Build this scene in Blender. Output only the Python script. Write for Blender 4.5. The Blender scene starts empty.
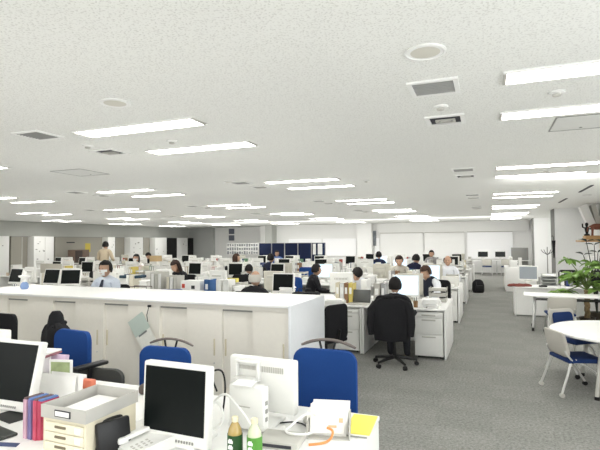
import bpy, bmesh, math, random
import numpy as np
from mathutils import Vector, Matrix, Euler
random.seed(7)
PI = math.pi
sc = bpy.context.scene
COL = sc.collection
R = math.radians

# ------------------------------------------------------------------ materials
MATS = {}
def mat(name, col, rough=0.6, metal=0.0, emit=None, noise=0.0, nscale=20.0, bump=0.0, bscale=200.0, spec=0.3, alpha=None, trans=0.0):
    if name in MATS:
        return MATS[name]
    m = bpy.data.materials.new(name)
    m.use_nodes = True
    nt = m.node_tree
    b = nt.nodes['Principled BSDF']
    b.inputs['Base Color'].default_value = (*col, 1)
    b.inputs['Roughness'].default_value = rough
    b.inputs['Metallic'].default_value = metal
    b.inputs['Specular IOR Level'].default_value = spec
    if trans:
        b.inputs['Transmission Weight'].default_value = trans
    if emit:
        b.inputs['Emission Color'].default_value = (*emit[0], 1)
        b.inputs['Emission Strength'].default_value = emit[1]
    tc = nt.nodes.new('ShaderNodeTexCoord')
    nz = nt.nodes.new('ShaderNodeTexNoise')
    nz.inputs['Scale'].default_value = nscale
    nt.links.new(tc.outputs['Object'], nz.inputs['Vector'])
    amt = noise if noise else 0.03
    mr = nt.nodes.new('ShaderNodeMapRange')
    mr.inputs['To Min'].default_value = 1 - amt
    mr.inputs['To Max'].default_value = 1 + amt
    nt.links.new(nz.outputs['Fac'], mr.inputs['Value'])
    mx = nt.nodes.new('ShaderNodeMix')
    mx.data_type = 'RGBA'; mx.blend_type = 'MULTIPLY'
    mx.inputs['Factor'].default_value = 1
    mx.inputs['A'].default_value = (*col, 1)
    nt.links.new(mr.outputs['Result'], mx.inputs['B'])
    nt.links.new(mx.outputs['Result'], b.inputs['Base Color'])
    if bump:
        n2 = nt.nodes.new('ShaderNodeTexNoise')
        n2.inputs['Scale'].default_value = bscale
        nt.links.new(tc.outputs['Object'], n2.inputs['Vector'])
        bp = nt.nodes.new('ShaderNodeBump')
        bp.inputs['Strength'].default_value = bump
        bp.inputs['Distance'].default_value = 0.002
        nt.links.new(n2.outputs['Fac'], bp.inputs['Height'])
        nt.links.new(bp.outputs['Normal'], b.inputs['Normal'])
    MATS[name] = m
    return m

def carpet_mat():
    m = bpy.data.materials.new('carpet_tiles'); m.use_nodes = True
    nt = m.node_tree; b = nt.nodes['Principled BSDF']
    b.inputs['Roughness'].default_value = 0.95
    b.inputs['Specular IOR Level'].default_value = 0.1
    tc = nt.nodes.new('ShaderNodeTexCoord')
    ck = nt.nodes.new('ShaderNodeTexChecker'); ck.inputs['Scale'].default_value = 2.0
    ck.inputs['Color1'].default_value = (.248, .248, .232, 1); ck.inputs['Color2'].default_value = (.235, .236, .221, 1)
    nt.links.new(tc.outputs['Object'], ck.inputs['Vector'])
    nz = nt.nodes.new('ShaderNodeTexNoise'); nz.inputs['Scale'].default_value = 42; nz.inputs['Detail'].default_value = 5
    nz.inputs['Roughness'].default_value = .8
    nt.links.new(tc.outputs['Object'], nz.inputs['Vector'])
    mr = nt.nodes.new('ShaderNodeMapRange'); mr.inputs['From Min'].default_value = .3; mr.inputs['From Max'].default_value = .7
    mr.inputs['To Min'].default_value = .48; mr.inputs['To Max'].default_value = 1.52
    nt.links.new(nz.outputs['Fac'], mr.inputs['Value'])
    mx = nt.nodes.new('ShaderNodeMix'); mx.data_type = 'RGBA'; mx.blend_type = 'MULTIPLY'; mx.inputs['Factor'].default_value = 1
    nt.links.new(ck.outputs['Color'], mx.inputs['A']); nt.links.new(mr.outputs['Result'], mx.inputs['B'])
    # long streaky tone variation along the tiles
    mp = nt.nodes.new('ShaderNodeMapping'); mp.inputs['Scale'].default_value = (.5, 3.0, 1)
    nt.links.new(tc.outputs['Object'], mp.inputs['Vector'])
    n3 = nt.nodes.new('ShaderNodeTexNoise'); n3.inputs['Scale'].default_value = 1.2
    nt.links.new(mp.outputs['Vector'], n3.inputs['Vector'])
    m3 = nt.nodes.new('ShaderNodeMapRange'); m3.inputs['To Min'].default_value = .88; m3.inputs['To Max'].default_value = 1.12
    nt.links.new(n3.outputs['Fac'], m3.inputs['Value'])
    mx2 = nt.nodes.new('ShaderNodeMix'); mx2.data_type = 'RGBA'; mx2.blend_type = 'MULTIPLY'; mx2.inputs['Factor'].default_value = 1
    nt.links.new(mx.outputs['Result'], mx2.inputs['A']); nt.links.new(m3.outputs['Result'], mx2.inputs['B'])
    nt.links.new(mx2.outputs['Result'], b.inputs['Base Color'])
    return m

def ceiling_mat():
    m = bpy.data.materials.new('speckled_ceiling_board'); m.use_nodes = True
    nt = m.node_tree; b = nt.nodes['Principled BSDF']
    b.inputs['Roughness'].default_value = 0.9; b.inputs['Specular IOR Level'].default_value = 0.1
    tc = nt.nodes.new('ShaderNodeTexCoord')
    nz = nt.nodes.new('ShaderNodeTexNoise'); nz.inputs['Scale'].default_value = 85; nz.inputs['Detail'].default_value = 2
    nt.links.new(tc.outputs['Object'], nz.inputs['Vector'])
    cr = nt.nodes.new('ShaderNodeValToRGB')
    cr.color_ramp.elements[0].position = .36; cr.color_ramp.elements[0].color = (.70, .70, .67, 1)
    cr.color_ramp.elements[1].position = .47; cr.color_ramp.elements[1].color = (.86, .865, .835, 1)
    nt.links.new(nz.outputs['Fac'], cr.inputs['Fac'])
    nt.links.new(cr.outputs['Color'], b.inputs['Base Color'])
    return m

W = lambda: mat('white_laminate', (.86, .86, .84), .45)
WP = lambda: mat('white_plastic', (.84, .84, .81), .4)
PAPER = lambda: mat('white_paper', (.9, .9, .88), .8)
CREAM = lambda: mat('cream_steel', (.82, .79, .72), .5, bump=.05)
BEIGE = lambda: mat('beige_plastic', (.72, .68, .57), .5)
BLACK = lambda: mat('black_plastic', (.012, .012, .013), .45)
SCREEN = lambda: mat('dark_screen', (.004, .006, .006), .30, spec=.18)
SCREENON = lambda: mat('lit_screen', (.55, .68, .78), .3, emit=((.62, .82, 1.0), .75))
DGREY = lambda: mat('dark_grey_fabric', (.07, .071, .066), .9, noise=.15, nscale=180)
GREYP = lambda: mat('grey_plastic', (.30, .30, .28), .5)
LGREY = lambda: mat('light_grey_plastic', (.52, .51, .47), .5)
BLUE = lambda: mat('blue_fabric', (.012, .058, .235), .9, noise=.12, nscale=220)
NAVY = lambda: mat('navy_fabric', (.012, .02, .06), .9, noise=.1, nscale=90)
CHROME = lambda: mat('satin_metal', (.6, .6, .59), .3, metal=.8)
TAUPE = lambda: mat('taupe_plastic', (.17, .145, .13), .45)
BLACKF = lambda: mat('black_cloth', (.012, .012, .014), .95, noise=.2, nscale=60)
MARK = lambda: mat('dark_print', (.05, .05, .06), .8)
LIGHTM = lambda: mat('fluorescent_panel', (.95, .95, .93), .5, emit=((1.0, .985, .94), 15.0))

# ------------------------------------------------------------------ mesh builder
class MB:
    def __init__(s): s.v = []; s.f = []; s.m = []
    def add(s, vs, fs, mi=0):
        o = len(s.v); s.v += [tuple(v) for v in vs]
        s.f += [tuple(i + o for i in f) for f in fs]; s.m += [mi] * len(fs); return s
    def box(s, c, d, rot=None, mi=0):
        x, y, z = d[0]/2, d[1]/2, d[2]/2
        vs = [Vector((a*x, b*y, e*z)) for e in (-1, 1) for b in (-1, 1) for a in (-1, 1)]
        if rot is not None:
            M = rot if isinstance(rot, Matrix) else Euler(rot).to_matrix()
            vs = [M @ v for v in vs]
        c = Vector(c)
        return s.add([v + c for v in vs], [(0,2,3,1),(4,5,7,6),(0,1,5,4),(2,6,7,3),(0,4,6,2),(1,3,7,5)], mi)
    def b2(s, p, q, mi=0):
        return s.box([(a+b)/2 for a, b in zip(p, q)], [abs(b-a) for a, b in zip(p, q)], None, mi)
    def rbox(s, c, d, r, seg=2, rot=None, mi=0):
        bm = bmesh.new(); bmesh.ops.create_cube(bm, size=1)
        for v in bm.verts: v.co = Vector((v.co.x*d[0], v.co.y*d[1], v.co.z*d[2]))
        bmesh.ops.bevel(bm, geom=bm.edges[:], offset=r, segments=seg, profile=.5, affect='EDGES')
        return s.bm(bm, c, rot, mi)
    def bm(s, bm, c=(0,0,0), rot=None, mi=0):
        M = Matrix.Identity(3) if rot is None else (rot if isinstance(rot, Matrix) else Euler(rot).to_matrix())
        bm.verts.index_update()
        vs = [M @ v.co + Vector(c) for v in bm.verts]
        fs = [[v.index for v in f.verts] for f in bm.faces]
        bm.free(); return s.add(vs, fs, mi)
    def cone(s, p, q, r0, r1, n=12, mi=0, caps=True):
        p, q = Vector(p), Vector(q); d = (q-p).normalized()
        a = d.orthogonal().normalized(); b = d.cross(a)
        vs = [p + (a*math.cos(2*PI*i/n) + b*math.sin(2*PI*i/n))*r0 for i in range(n)]
        vs += [q + (a*math.cos(2*PI*i/n) + b*math.sin(2*PI*i/n))*r1 for i in range(n)]
        fs = [(i, (i+1) % n, n+(i+1) % n, n+i) for i in range(n)]
        if caps: fs += [tuple(range(n-1, -1, -1)), tuple(range(n, 2*n))]
        return s.add(vs, fs, mi)
    def tube(s, pts, r, n=8, mi=0):
        pts = [Vector(p) for p in pts]; k = len(pts)
        rr = r if isinstance(r, (list, tuple)) else [r]*k
        vs = []; prev = None
        for i, p in enumerate(pts):
            d = (pts[min(i+1, k-1)] - pts[max(i-1, 0)]).normalized()
            a = d.orthogonal().normalized() if prev is None else (prev - d*prev.dot(d)).normalized()
            prev = a; b = d.cross(a)
            vs += [p + (a*math.cos(2*PI*j/n) + b*math.sin(2*PI*j/n))*rr[i] for j in range(n)]
        fs = [(i*n+j, i*n+(j+1) % n, (i+1)*n+(j+1) % n, (i+1)*n+j) for i in range(k-1) for j in range(n)]
        fs += [tuple(range(n-1, -1, -1)), tuple(range((k-1)*n, k*n))]
        return s.add(vs, fs, mi)
    def lathe(s, prof, c=(0,0,0), n=20, mi=0):
        c = Vector(c); vs = [c + Vector((r*math.cos(2*PI*j/n), r*math.sin(2*PI*j/n), z)) for r, z in prof for j in range(n)]
        k = len(prof)
        fs = [(i*n+j, i*n+(j+1) % n, (i+1)*n+(j+1) % n, (i+1)*n+j) for i in range(k-1) for j in range(n)]
        fs += [tuple(range(n-1, -1, -1)), tuple(range((k-1)*n, k*n))]
        return s.add(vs, fs, mi)
    def loft(s, rings, mi=0):
        n = len(rings[0]); k = len(rings)
        vs = [v for r in rings for v in r]
        fs = [(i*n+j, i*n+(j+1) % n, (i+1)*n+(j+1) % n, (i+1)*n+j) for i in range(k-1) for j in range(n)]
        fs += [tuple(range(n-1, -1, -1)), tuple(range((k-1)*n, k*n))]
        return s.add(vs, fs, mi)
    def prism(s, poly, z0, z1, mi=0):   # poly in xy
        n = len(poly)
        vs = [(x, y, z0) for x, y in poly] + [(x, y, z1) for x, y in poly]
        fs = [tuple(range(n-1, -1, -1)), tuple(range(n, 2*n))] + [(i, (i+1) % n, n+(i+1) % n, n+i) for i in range(n)]
        return s.add(vs, fs, mi)
    def ell(s, c, r, nu=12, nv=8, mi=0):
        bm = bmesh.new(); bmesh.ops.create_uvsphere(bm, u_segments=nu, v_segments=nv, radius=1)
        for v in bm.verts: v.co = Vector((v.co.x*r[0], v.co.y*r[1], v.co.z*r[2]))
        return s.bm(bm, c, None, mi)
    def xf(s, M):
        s.v = [tuple(M @ Vector(v)) for v in s.v]; return s
    def rounded_panel(s, c, w, h, t, r, curve=0.0, n=6, mi=0):
        # upright rounded rectangle facing -y, with optional sideways curvature
        pts = []
        for sx, sz, a0 in ((1, 1, 0), (-1, 1, PI/2), (-1, -1, PI), (1, -1, 1.5*PI)):
            for i in range(n+1):
                a = a0 + PI/2*i/n
                pts.append((sx*(w/2-r) + r*math.cos(a), sz*(h/2-r) + r*math.sin(a)))
        k = len(pts); cx, cy, cz = c
        f = lambda x: -curve*(x/(w/2))**2
        inn = [(x*.86, z*.9) for x, z in pts]
        vs = []
        for dy, ps in ((-t/2, inn), (-t/2*.7, [(x*.97, z*.98) for x, z in pts]), (0, pts), (t/2*.7, [(x*.97, z*.98) for x, z in pts]), (t/2, inn)):
            vs += [(cx+x, cy+dy+f(x), cz+z) for x, z in ps]
        fs = [(i*k+j, i*k+(j+1) % k, (i+1)*k+(j+1) % k, (i+1)*k+j) for i in range(4) for j in range(k)]
        # cap with strips from left to right
        for base, rev in ((0, False), (4*k, True)):
            idx = list(range(base, base+k))
            fs.append(tuple(idx if rev else idx[::-1]))
        return s.add(vs, fs, mi)
    def mesh(s, name, mats, smooth=True):
        me = bpy.data.meshes.new(name); me.from_pydata(s.v, [], s.f)
        for m in (mats if isinstance(mats, (list, tuple)) else [mats]): me.materials.append(m)
        me.polygons.foreach_set('material_index', s.m)
        bm = bmesh.new(); bm.from_mesh(me); bmesh.ops.recalc_face_normals(bm, faces=bm.faces[:]); bm.to_mesh(me); bm.free()
        if smooth:
            me.shade_smooth(); me.set_sharp_from_angle(angle=R(38))
        me.update(); return me

def obj(name, mb, m, parent=None, smooth=True):
    o = bpy.data.objects.new(name, mb.mesh(name, m, smooth) if isinstance(mb, MB) else mb)
    COL.objects.link(o)
    if parent: o.parent = parent
    return o
def tag(o, label, cat, group=None):
    o['label'] = label; o['category'] = cat
    if group: o['group'] = group
    return o
def thing(name, label, cat, loc=(0,0,0), rz=0, group=None):
    o = bpy.data.objects.new(name, None); COL.objects.link(o)
    o.empty_display_size = .05
    o.location = loc; o.rotation_euler = (0, 0, rz)
    return tag(o, label, cat, group)
def single(name, mb, m, label, cat, loc=(0,0,0), rz=0, group=None):
    o = obj(name, mb, m); o.location = loc; o.rotation_euler = (0, 0, rz)
    return tag(o, label, cat, group)
def struct(name, mb, m, parent=None):
    o = obj(name, mb, m, parent, smooth=False); o['kind'] = 'structure'; return o
KIDS = {}
def copy_tree(o, parent=None):
    c = o.copy(); COL.objects.link(c); c.parent = parent
    if parent is not None: c.matrix_parent_inverse = o.matrix_parent_inverse
    for ch in KIDS[o] if o in KIDS else []:
        copy_tree(ch, c)
    return c
class Proto:
    """first use moves the source itself, later uses copy it and each part"""
    def __init__(s, root):
        s.root = root; s.used = False
        def walk(o):
            KIDS[o] = [c for c in ALLKIDS() if c.parent == o]
            for c in KIDS[o]: walk(c)
        walk(root)
    def put(s, loc, rz, label, group=None):
        o = s.root if not s.used else copy_tree(s.root)
        s.used = True
        o.location = loc; o.rotation_euler = (0, 0, rz); o['label'] = label
        if group: o['group'] = group
        return o
def ALLKIDS(): return [o for o in bpy.data.objects if o.parent]
ORD = ['first', 'second', 'third', 'fourth', 'fifth', 'sixth', 'seventh', 'eighth', 'ninth', 'tenth', 'eleventh', 'twelfth', 'thirteenth', 'fourteenth', 'fifteenth']

# ------------------------------------------------------------------ people
SKIN = lambda: mat('skin', (.58, .36, .25), .6)
def seg_d(P, a, b):
    a, b = np.array(a), np.array(b); d = b-a
    t = np.clip(((P-a) @ d)/(d @ d), 0, 1)
    return np.linalg.norm(P-(a+t[:, None]*d), axis=1)

def person(label, loc, rz, top=(.02,.02,.022), hair=(.012,.01,.01), pose='sit', bow=0.0, lean=0.0, side=0.0, mask=False, bald=False, tie=False,
           shirt=(.85,.86,.88), long_hair=False, vest=None, hand_up=False, s=1.0, group='office workers at their desks', armspread=0.0):
    root = thing('person', label, 'person', loc, rz, group)
    V = {}; E = []; Rd = {}
    def j(n, p, r, par=None):
        V[n] = Vector(p); Rd[n] = r
        if par: E.append((par, n))
    z0 = .47 if pose == 'sit' else .93
    if pose == 'sit' and s == 1.0: s = 1.0 if loc[1] > 10 else .94
    sh = lambda p, k: (p[0]+side*k, p[1]+lean*k, p[2])
    j('pelvis', (0, 0, z0), .15)
    j('waist', sh((0, .0, z0+.2), .3), .135, 'pelvis')
    j('chest', sh((0, .02, z0+.40), .7), .155, 'waist')
    j('collar', sh((0, .02, z0+.52), .92), .085, 'chest')
    j('neck', sh((0, .04+bow*.05, z0+.585), 1.05), .058, 'collar')
    for k, n in ((-1, 'l'), (1, 'r')):
        j('sh'+n, sh((k*.175, .02, z0+.505), .9), .068, 'collar')
        if pose == 'sit':
            j('el'+n, sh((k*(.24+armspread), .14, z0+.26), .6), .045, 'sh'+n)
            w = (k*.15, .40, z0+.235) if not (hand_up and k == 1) else (k*.26, .38, z0+.27)
            j('wr'+n, sh(w, .4), .030, 'el'+n)
            j('pa'+n, sh((w[0]-k*.005, w[1]+.07, w[2]-.005), .4), .030, 'wr'+n)
            j('hp'+n, (k*.09, .03, z0-.01), .095, 'pelvis')
            j('kn'+n, (k*.13, .42, z0+.0), .066, 'hp'+n)
            j('an'+n, (k*.13, .40, .09), .042, 'kn'+n)
            j('to'+n, (k*.14, .55, .045), .038, 'an'+n)
        else:
            j('el'+n, (k*.25, .06, z0+.26), .045, 'sh'+n)
            w = (k*.17, .28, z0+.20)
            j('wr'+n, w, .030, 'el'+n)
            j('pa'+n, (k*.15, .35, z0+.21), .030, 'wr'+n)
            j('hp'+n, (k*.09, .0, z0-.05), .095, 'pelvis')
            j('kn'+n, (k*.10, .02, .50), .066, 'hp'+n)
            j('an'+n, (k*.10, -.01, .09), .042, 'kn'+n)
            j('to'+n, (k*.12, .14, .045), .038, 'an'+n)
    names = list(V); idx = {n: i for i, n in enumerate(names)}
    me = bpy.data.meshes.new('body_cage')
    me.from_pydata([V[n] for n in names], [(idx[a], idx[b]) for a, b in E], [])
    ob = bpy.data.objects.new('body_cage', me); COL.objects.link(ob)
    md = ob.modifiers.new('skin', 'SKIN')
    if not me.skin_vertices: 
        lay = me.attributes  # the Skin modifier adds its own layer
    bpy.context.view_layer.objects.active = ob
    if not me.skin_vertices:
        bm = bmesh.new(); bm.from_mesh(me); bm.verts.layers.skin.verify(); bm.to_mesh(me); bm.free()
    for n in names:
        sv = me.skin_vertices[0].data[idx[n]]
        r = Rd[n]; sv.radius = (r, r*.78 if n in ('waist', 'chest', 'pelvis') else r)
        sv.use_root = (n == 'pelvis')
    ss = ob.modifiers.new('sub', 'SUBSURF'); ss.levels = 1; ss.render_levels = 1
    dg = bpy.context.evaluated_depsgraph_get()
    body = bpy.data.meshes.new_from_object(ob.evaluated_get(dg))
    bpy.data.objects.remove(ob)
    P = np.array([v.co for v in body.vertices]); N = np.array([v.normal for v in body.vertices])
    labels = [(a, b) for a, b in E]
    D = np.stack([seg_d(P, V[a], V[b])/((Rd[a]+Rd[b])/2) for a, b in labels])
    near = D.argmin(0)
    def region(keys): 
        ok = {i for i, (a, b) in enumerate(labels) if (a+'>'+b) in keys}
        return np.array([n in ok for n in near])
    topk = {'pelvis>waist', 'waist>chest', 'chest>collar', 'collar>shl', 'collar>shr', 'shl>ell', 'shr>elr', 'ell>wrl', 'elr>wrr'}
    legk = {'pelvis>hpl', 'pelvis>hpr', 'hpl>knl', 'hpr>knr', 'knl>anl', 'knr>anr'}
    shoek = {'anl>tol', 'anr>tor'}
    faces = [tuple(p.vertices) for p in body.polygons]
    def garment(name, keys, off, m, extra=None):
        sel = region(keys)
        fs = [f for f in faces if sum(sel[i] for i in f) >= len(f)/2]
        if extra: fs = [f for f in fs if extra(P[list(f)].mean(0))]
        used = sorted({i for f in fs for i in f}); mp = {i: k for k, i in enumerate(used)}
        if not used: return None
        mb = MB(); Q = P + N*off
        mb.add([Q[i] for i in used], [tuple(mp[i] for i in f) for f in fs])
        return obj(name, mb, m, root)
    # head joined to the body mesh
    mb = MB(); mb.add(P.tolist(), faces)
    for k, n in ((-1, 'l'), (1, 'r')):       # five tapered fingers rooted in each palm
        pa = V['pa'+n]; d = (V['pa'+n]-V['wr'+n]).normalized(); sd = Vector((k, 0, 0)); sd = (sd - d*sd.dot(d)).normalized()
        for q, L in ((-1.5, .072), (-.5, .082), (.5, .078), (1.5, .06)):
            b = pa + sd*q*.017 + d*.012
            mb.tube([b, b + d*L*.55 + Vector((0, 0, -.004)), b + d*L + Vector((0, 0, -.028))], [.0095, .0085, .006], 6)
        tb = pa - sd*.024 - d*.03
        mb.tube([tb, tb + d*.035 - sd*.02, tb + d*.065 - sd*.02 + Vector((0, 0, -.012))], [.011, .0095, .007], 6)
    hc = V['neck'] + Vector((side*.1, .03 + bow*.07, .125 - bow*.035))
    Mh = Matrix.Translation(hc) @ Euler((-bow*.9, 0, 0)).to_matrix().to_4x4()
    hd = MB()
    bm = bmesh.new(); bmesh.ops.create_uvsphere(bm, u_segments=20, v_segments=14, radius=1)
    for v in bm.verts:
        x, y, z = v.co
        wx = .081*(1 - .22*max(0, -z)); yy = .098*y*(1-.12*max(0, -z)) 
        v.co = Vector((x*wx, yy + (.012 if z < 0 and y > 0 else 0), z*.122))
    hd.bm(bm)
    hd.cone((0, .088, .012), (0, .118, -.028), .006, .014, 8)     # nose
    hd.ell((0, .098, -.062), (.024, .008, .006))                  # lips
    for k in (-1, 1): hd.ell((k*.078, -.005, -.005), (.010, .020, .032))
    hd.xf(Mh); mb.add(hd.v, hd.f)
    obj('body', mb, mat('skin', (.58, .36, .25), .6), root)
    for k in (-1, 1):
        ey = MB().ell((k*.028, .090, .012), (.010, .006, .005)); ey.xf(Mh)
        obj('eye', ey, mat('eye_dark', (.015, .012, .01), .3), root)
    hr = MB(); bm = bmesh.new(); bmesh.ops.create_uvsphere(bm, u_segments=20, v_segments=14, radius=1)
    kill = []
    for v in bm.verts:
        x, y, z = v.co
        if bald: bad = z > .62 or (y > .05 and z > -.6) or z < -.5
        else: bad = (y > .42 and z < .28) or (z < -.55 and not long_hair) or (z < -.25 and y > .1)
        if bad: kill.append(v)
        rnd = 1 + .03*math.sin(9*x+5*y)*math.cos(7*z)
        dz = -.10 if (long_hair and z < -.2) else 0
        v.co = Vector((x*.104*rnd, y*.122*rnd - .008, z*.140*rnd + .010 + dz))
    bmesh.ops.delete(bm, geom=kill, context='VERTS')
    hr.bm(bm); hr.xf(Mh)
    obj('hair', hr, mat('hair_%02d_%02d_%02d' % tuple(int(c*99) for c in hair), hair, .7), root)
    if mask:
        mk = MB(); bm = bmesh.new(); bmesh.ops.create_uvsphere(bm, u_segments=16, v_segments=10, radius=1)
        kl = [v for v in bm.verts if v.co.y < .35 or v.co.z > .0 or v.co.z < -.92]
        for v in bm.verts: v.co = Vector((v.co.x*.084, v.co.y*.124, v.co.z*.122))
        bmesh.ops.delete(bm, geom=kl, context='VERTS'); mk.bm(bm); mk.xf(Mh)
        obj('face_mask', mk, PAPER(), root)
    topm = mat('cloth_%02d_%02d_%02d' % tuple(int(c*99) for c in top), top, .9, noise=.08, nscale=40)
    garment('jacket' if max(top) < .1 else 'shirt', topk, .014, topm)
    if vest:
        garment('vest', {'waist>chest', 'chest>collar', 'pelvis>waist'}, .024, mat('cloth_v', vest, .9), lambda c: abs(c[0]) < .2)
    garment('trousers', legk, .012, mat('dark_trousers', (.02, .021, .026), .9))
    for k in shoek: garment('shoe', {k}, .010, mat('black_leather', (.012, .011, .01), .4))
    cl = V['neck']*.45 + V['collar']*.55
    mbc = MB(); mbc.cone(V['collar'] + Vector((0, 0, .02)), V['neck'] + Vector((0, 0, .0)), .085, .064, 14, caps=False)
    obj('collar', mbc, mat('shirt_collar', shirt, .8), root)
    if tie:
        t = MB(); a = V['collar']; b = V['waist']
        y1 = a.y+.125; y2 = V['chest'].y + .16
        t.add([(-.02, y1-.02, a.z+.03), (.02, y1-.02, a.z+.03), (.038, y2, a.z-.12), (-.038, y2, a.z-.12), (.04, y2+.005, b.z), (-.04, y2+.005, b.z), (0, y2+.005, b.z-.05)],
              [(0, 1, 2, 3), (3, 2, 4, 5), (5, 4, 6)])
        obj('necktie', t, mat('dark_tie', (.03, .035, .06), .7), root)
    root.scale = (s, s, s)
    return root

BK = (.014, .014, .017)
WH = (.80, .82, .86)
face_away, face_us = 0.0, PI
person('man in pale blue shirt, dark tie and white face mask facing the counter', (-5.92, 6.30, 0), face_us+.1, top=(.62, .68, .78), mask=True, tie=True, s=1.04)
person('standing person in beige top seen from behind beside a white column', (-11.75, 12.35, 0), face_away+.3, top=(.62, .52, .38), pose='stand', s=.97)
person('dark-haired woman with white face mask sitting behind piled papers', (-10.25, 12.15, 0), face_us+.2, top=(.75, .73, .7), mask=True, long_hair=True)
person('dark-haired person with head bent beside the masked woman', (-12.3, 15.35, 0), face_us, top=BK, bow=.6)
person('woman with long dark hair looking down behind white monitor backs', (-6.28, 8.82, 0), face_us-.25, top=BK, bow=.5, long_hair=True, hair=(.03, .016, .012), s=.99)
person('brown-haired woman in pale top before the wall of posted notices', (-7.25, 12.95, 0), -PI/2+.5, top=(.6, .58, .56), long_hair=True, hair=(.05, .025, .016))
person('dark-haired man in navy suit leaning over, seen from behind', (-6.05, 12.75, 0), face_away-.3, top=(.012, .016, .04), lean=.1)
person('person in blue shirt seated before the navy partition screens', (-8.3, 18.55, 0), face_us, top=(.13, .22, .52), shirt=(.13, .22, .52))
person('dark-haired person seated behind the bald man, mostly hidden', (-5.12, 9.75, 0), face_away, top=BK, bow=.2, s=.88)
person('bald man with grey fringe in dark jacket, back to the counter', (-3.27, 6.42, 0), face_away, top=BK, hair=(.62, .59, .54), bald=True, s=.94)
person('man in black suit on blue chair leaning towards his lit monitor', (-3.50, 9.30, 0), -.95, top=BK, lean=.14, side=.03, s=.91)
person('dark-haired man in white shirt bowing his head behind monitor backs', (-2.36, 8.82, 0), face_us+.5, top=WH, bow=1.25, side=.02, lean=.08)
person('man in black jacket working at first desk, black coat on his chair', (-1.21, 6.56, 0), face_away+.03, top=BK, hand_up=True, lean=.06, s=.88)
person('dark-haired person in navy top with back turned in the seventh desk row', (-3.5, 16.2, 0), face_away, top=(.016, .022, .055))
person('brown-haired person seated facing us in the fourth desk row', (-2.07, 12.08, 0), face_us, top=(.55, .52, .46), hair=(.035, .02, .014), bow=.3)
person('dark-haired person in dark navy bending down by the fifth desk row', (-1.9, 12.95, 0), face_away-.4, top=(.012, .016, .04), lean=.1, bow=.3)
person('brown-haired man in white shirt and dark vest beside the aisle', (-.93, 8.80, 0), face_us-.6, top=WH, vest=(.02, .024, .04), hair=(.05, .026, .016), bow=.45, side=.06)
person('balding man behind beige monitor at the aisle end of fourth row', (-.92, 12.08, 0), face_us, top=WH, bald=True, hair=(.06, .05, .045))
person('dark-haired person seated in the eighth desk row near the aisle', (-2.0, 18.6, 0), face_us, top=(.35, .34, .33))

# ------------------------------------------------------------------ room shell
CZ = 2.68
XL, XR, YB, YF = -19.5, 2.9, 27.0, -2.5
struct('floor', MB().b2((XL-.2, YF-.2, -.1), (XR+.2, 31.2, 0)), carpet_mat())
struct('ceiling', MB().b2((XL-.2, YF-.2, CZ), (XR+.2, 31.2, CZ+.1)), ceiling_mat())
wallw = mat('white_wall', (.87, .87, .85), .8, bump=.05)
wallg = mat('grey_wall', (.50, .51, .48), .8)
wallgb = mat('grey_beige_panel', (.36, .345, .30), .8)
struct('wall_left', MB().b2((XL-.15, YF, 0), (XL, 31, CZ)), wallg)
struct('wall_right', MB().b2((XR, YF, 0), (XR+.15, YB, CZ)), wallw)
struct('wall_front', MB().b2((XL, YF-.15, 0), (XR, YF, CZ)), wallw)
struct('wall_back', MB().b2((-13.3, YB, 0), (XR, YB+.15, CZ)), wallw)
struct('wall_poster', MB().b2((-17.5, 28.6, 0), (-13.6, 28.75, CZ)), mat('bright_wall', (.88, .88, .86), .8))
struct('pillar_grey', MB().b2((-19.5, 28.3, 0), (-17.5, 29.2, CZ)), mat('grey_pillar', (.46, .47, .455), .8))
struct('pillar_far', MB().b2((-12.6, 26.3, 0), (-12.15, 27.0, CZ)), wallg)
struct('pillar_white', MB().b2((-6.95, 26.5, 0), (-6.1, 27.0, CZ)), wallw)
piermat = mat('pier_wall', (.88, .885, .88), .8)
struct('pillar_right_near', MB().b2((2.0, 17.5, 0), (XR, 18.4, CZ)), piermat)
struct('pillar_right_far', MB().b2((1.92, 24.2, 0), (XR, 25.2, CZ)), piermat)
shadeg = mat('pier_side_shade', (.24, .24, .23), .7)  # grey sheets painting the shade on the aisle-side faces of the piers
struct('side_shade_1', MB().b2((1.985, 17.49, 0), (2.0, 18.4, CZ)), shadeg)
struct('side_shade_2', MB().b2((1.905, 24.19, 0), (1.92, 25.2, CZ)), shadeg)
# header above the blinds and roller blinds
struct('trim_3', MB().b2((-5.8, 26.75, 2.15), (1.9, 27.0, CZ)), mat('grey_header', (.80, .80, .775), .8))
blindm = mat('backlit_blind', (.88, .88, .86), .8, emit=((1, .98, .95), .02))  # faint emission stands in for daylight behind the blinds
blindb = mat('bright_blind', (.9, .9, .9), .8, emit=((1, 1, 1), .08))  # stronger emission paints backlight on the brighter blinds
bx = [(-5.7, -3.35), (-3.25, -1.2), (-1.05, 1.15)]
for i, (a, b) in enumerate(bx):
    t = thing('roller_blind', ['white roller blind closed behind the middle desks', 'white roller blind between the two other blinds', 'bright roller blind behind the wall table with two monitors'][i], 'blind', ((a+b)/2, 26.9, 0), 0, 'window blinds')
    mb = MB()
    for k in range(14):
        z = 2.13 - k*.1
        mb.box((0, 0, z-.05), (b-a, .012, .098), (R(6), 0, 0))
    obj('blind_sheet', mb, blindb if i == 2 else blindm, t)
    obj('bottom_rail', MB().rbox((0, 0, .72), (b-a, .03, .03), .008), W(), t)
    obj('head_box', MB().rbox((0, 0, 2.14), (b-a, .08, .06), .01), LGREY(), t)
for i, (a, b) in enumerate(((-11.3, -9.2), (-9.1, -7.1), (-6.0, -5.75))):
    t = thing('roller_blind', ['far roller blind behind the navy partition screens', 'far roller blind between two recessed pillars', 'far roller blind with a dark poster beside it'][i], 'blind', ((a+b)/2, 26.9, 0), 0, 'window blinds')
    obj('blind_sheet', MB().box((0, 0, 1.35), (b-a, .012, 1.0)), blindb, t)
    obj('bottom_rail', MB().rbox((0, 0, .84), (b-a, .03, .03), .008), W(), t)

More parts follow.
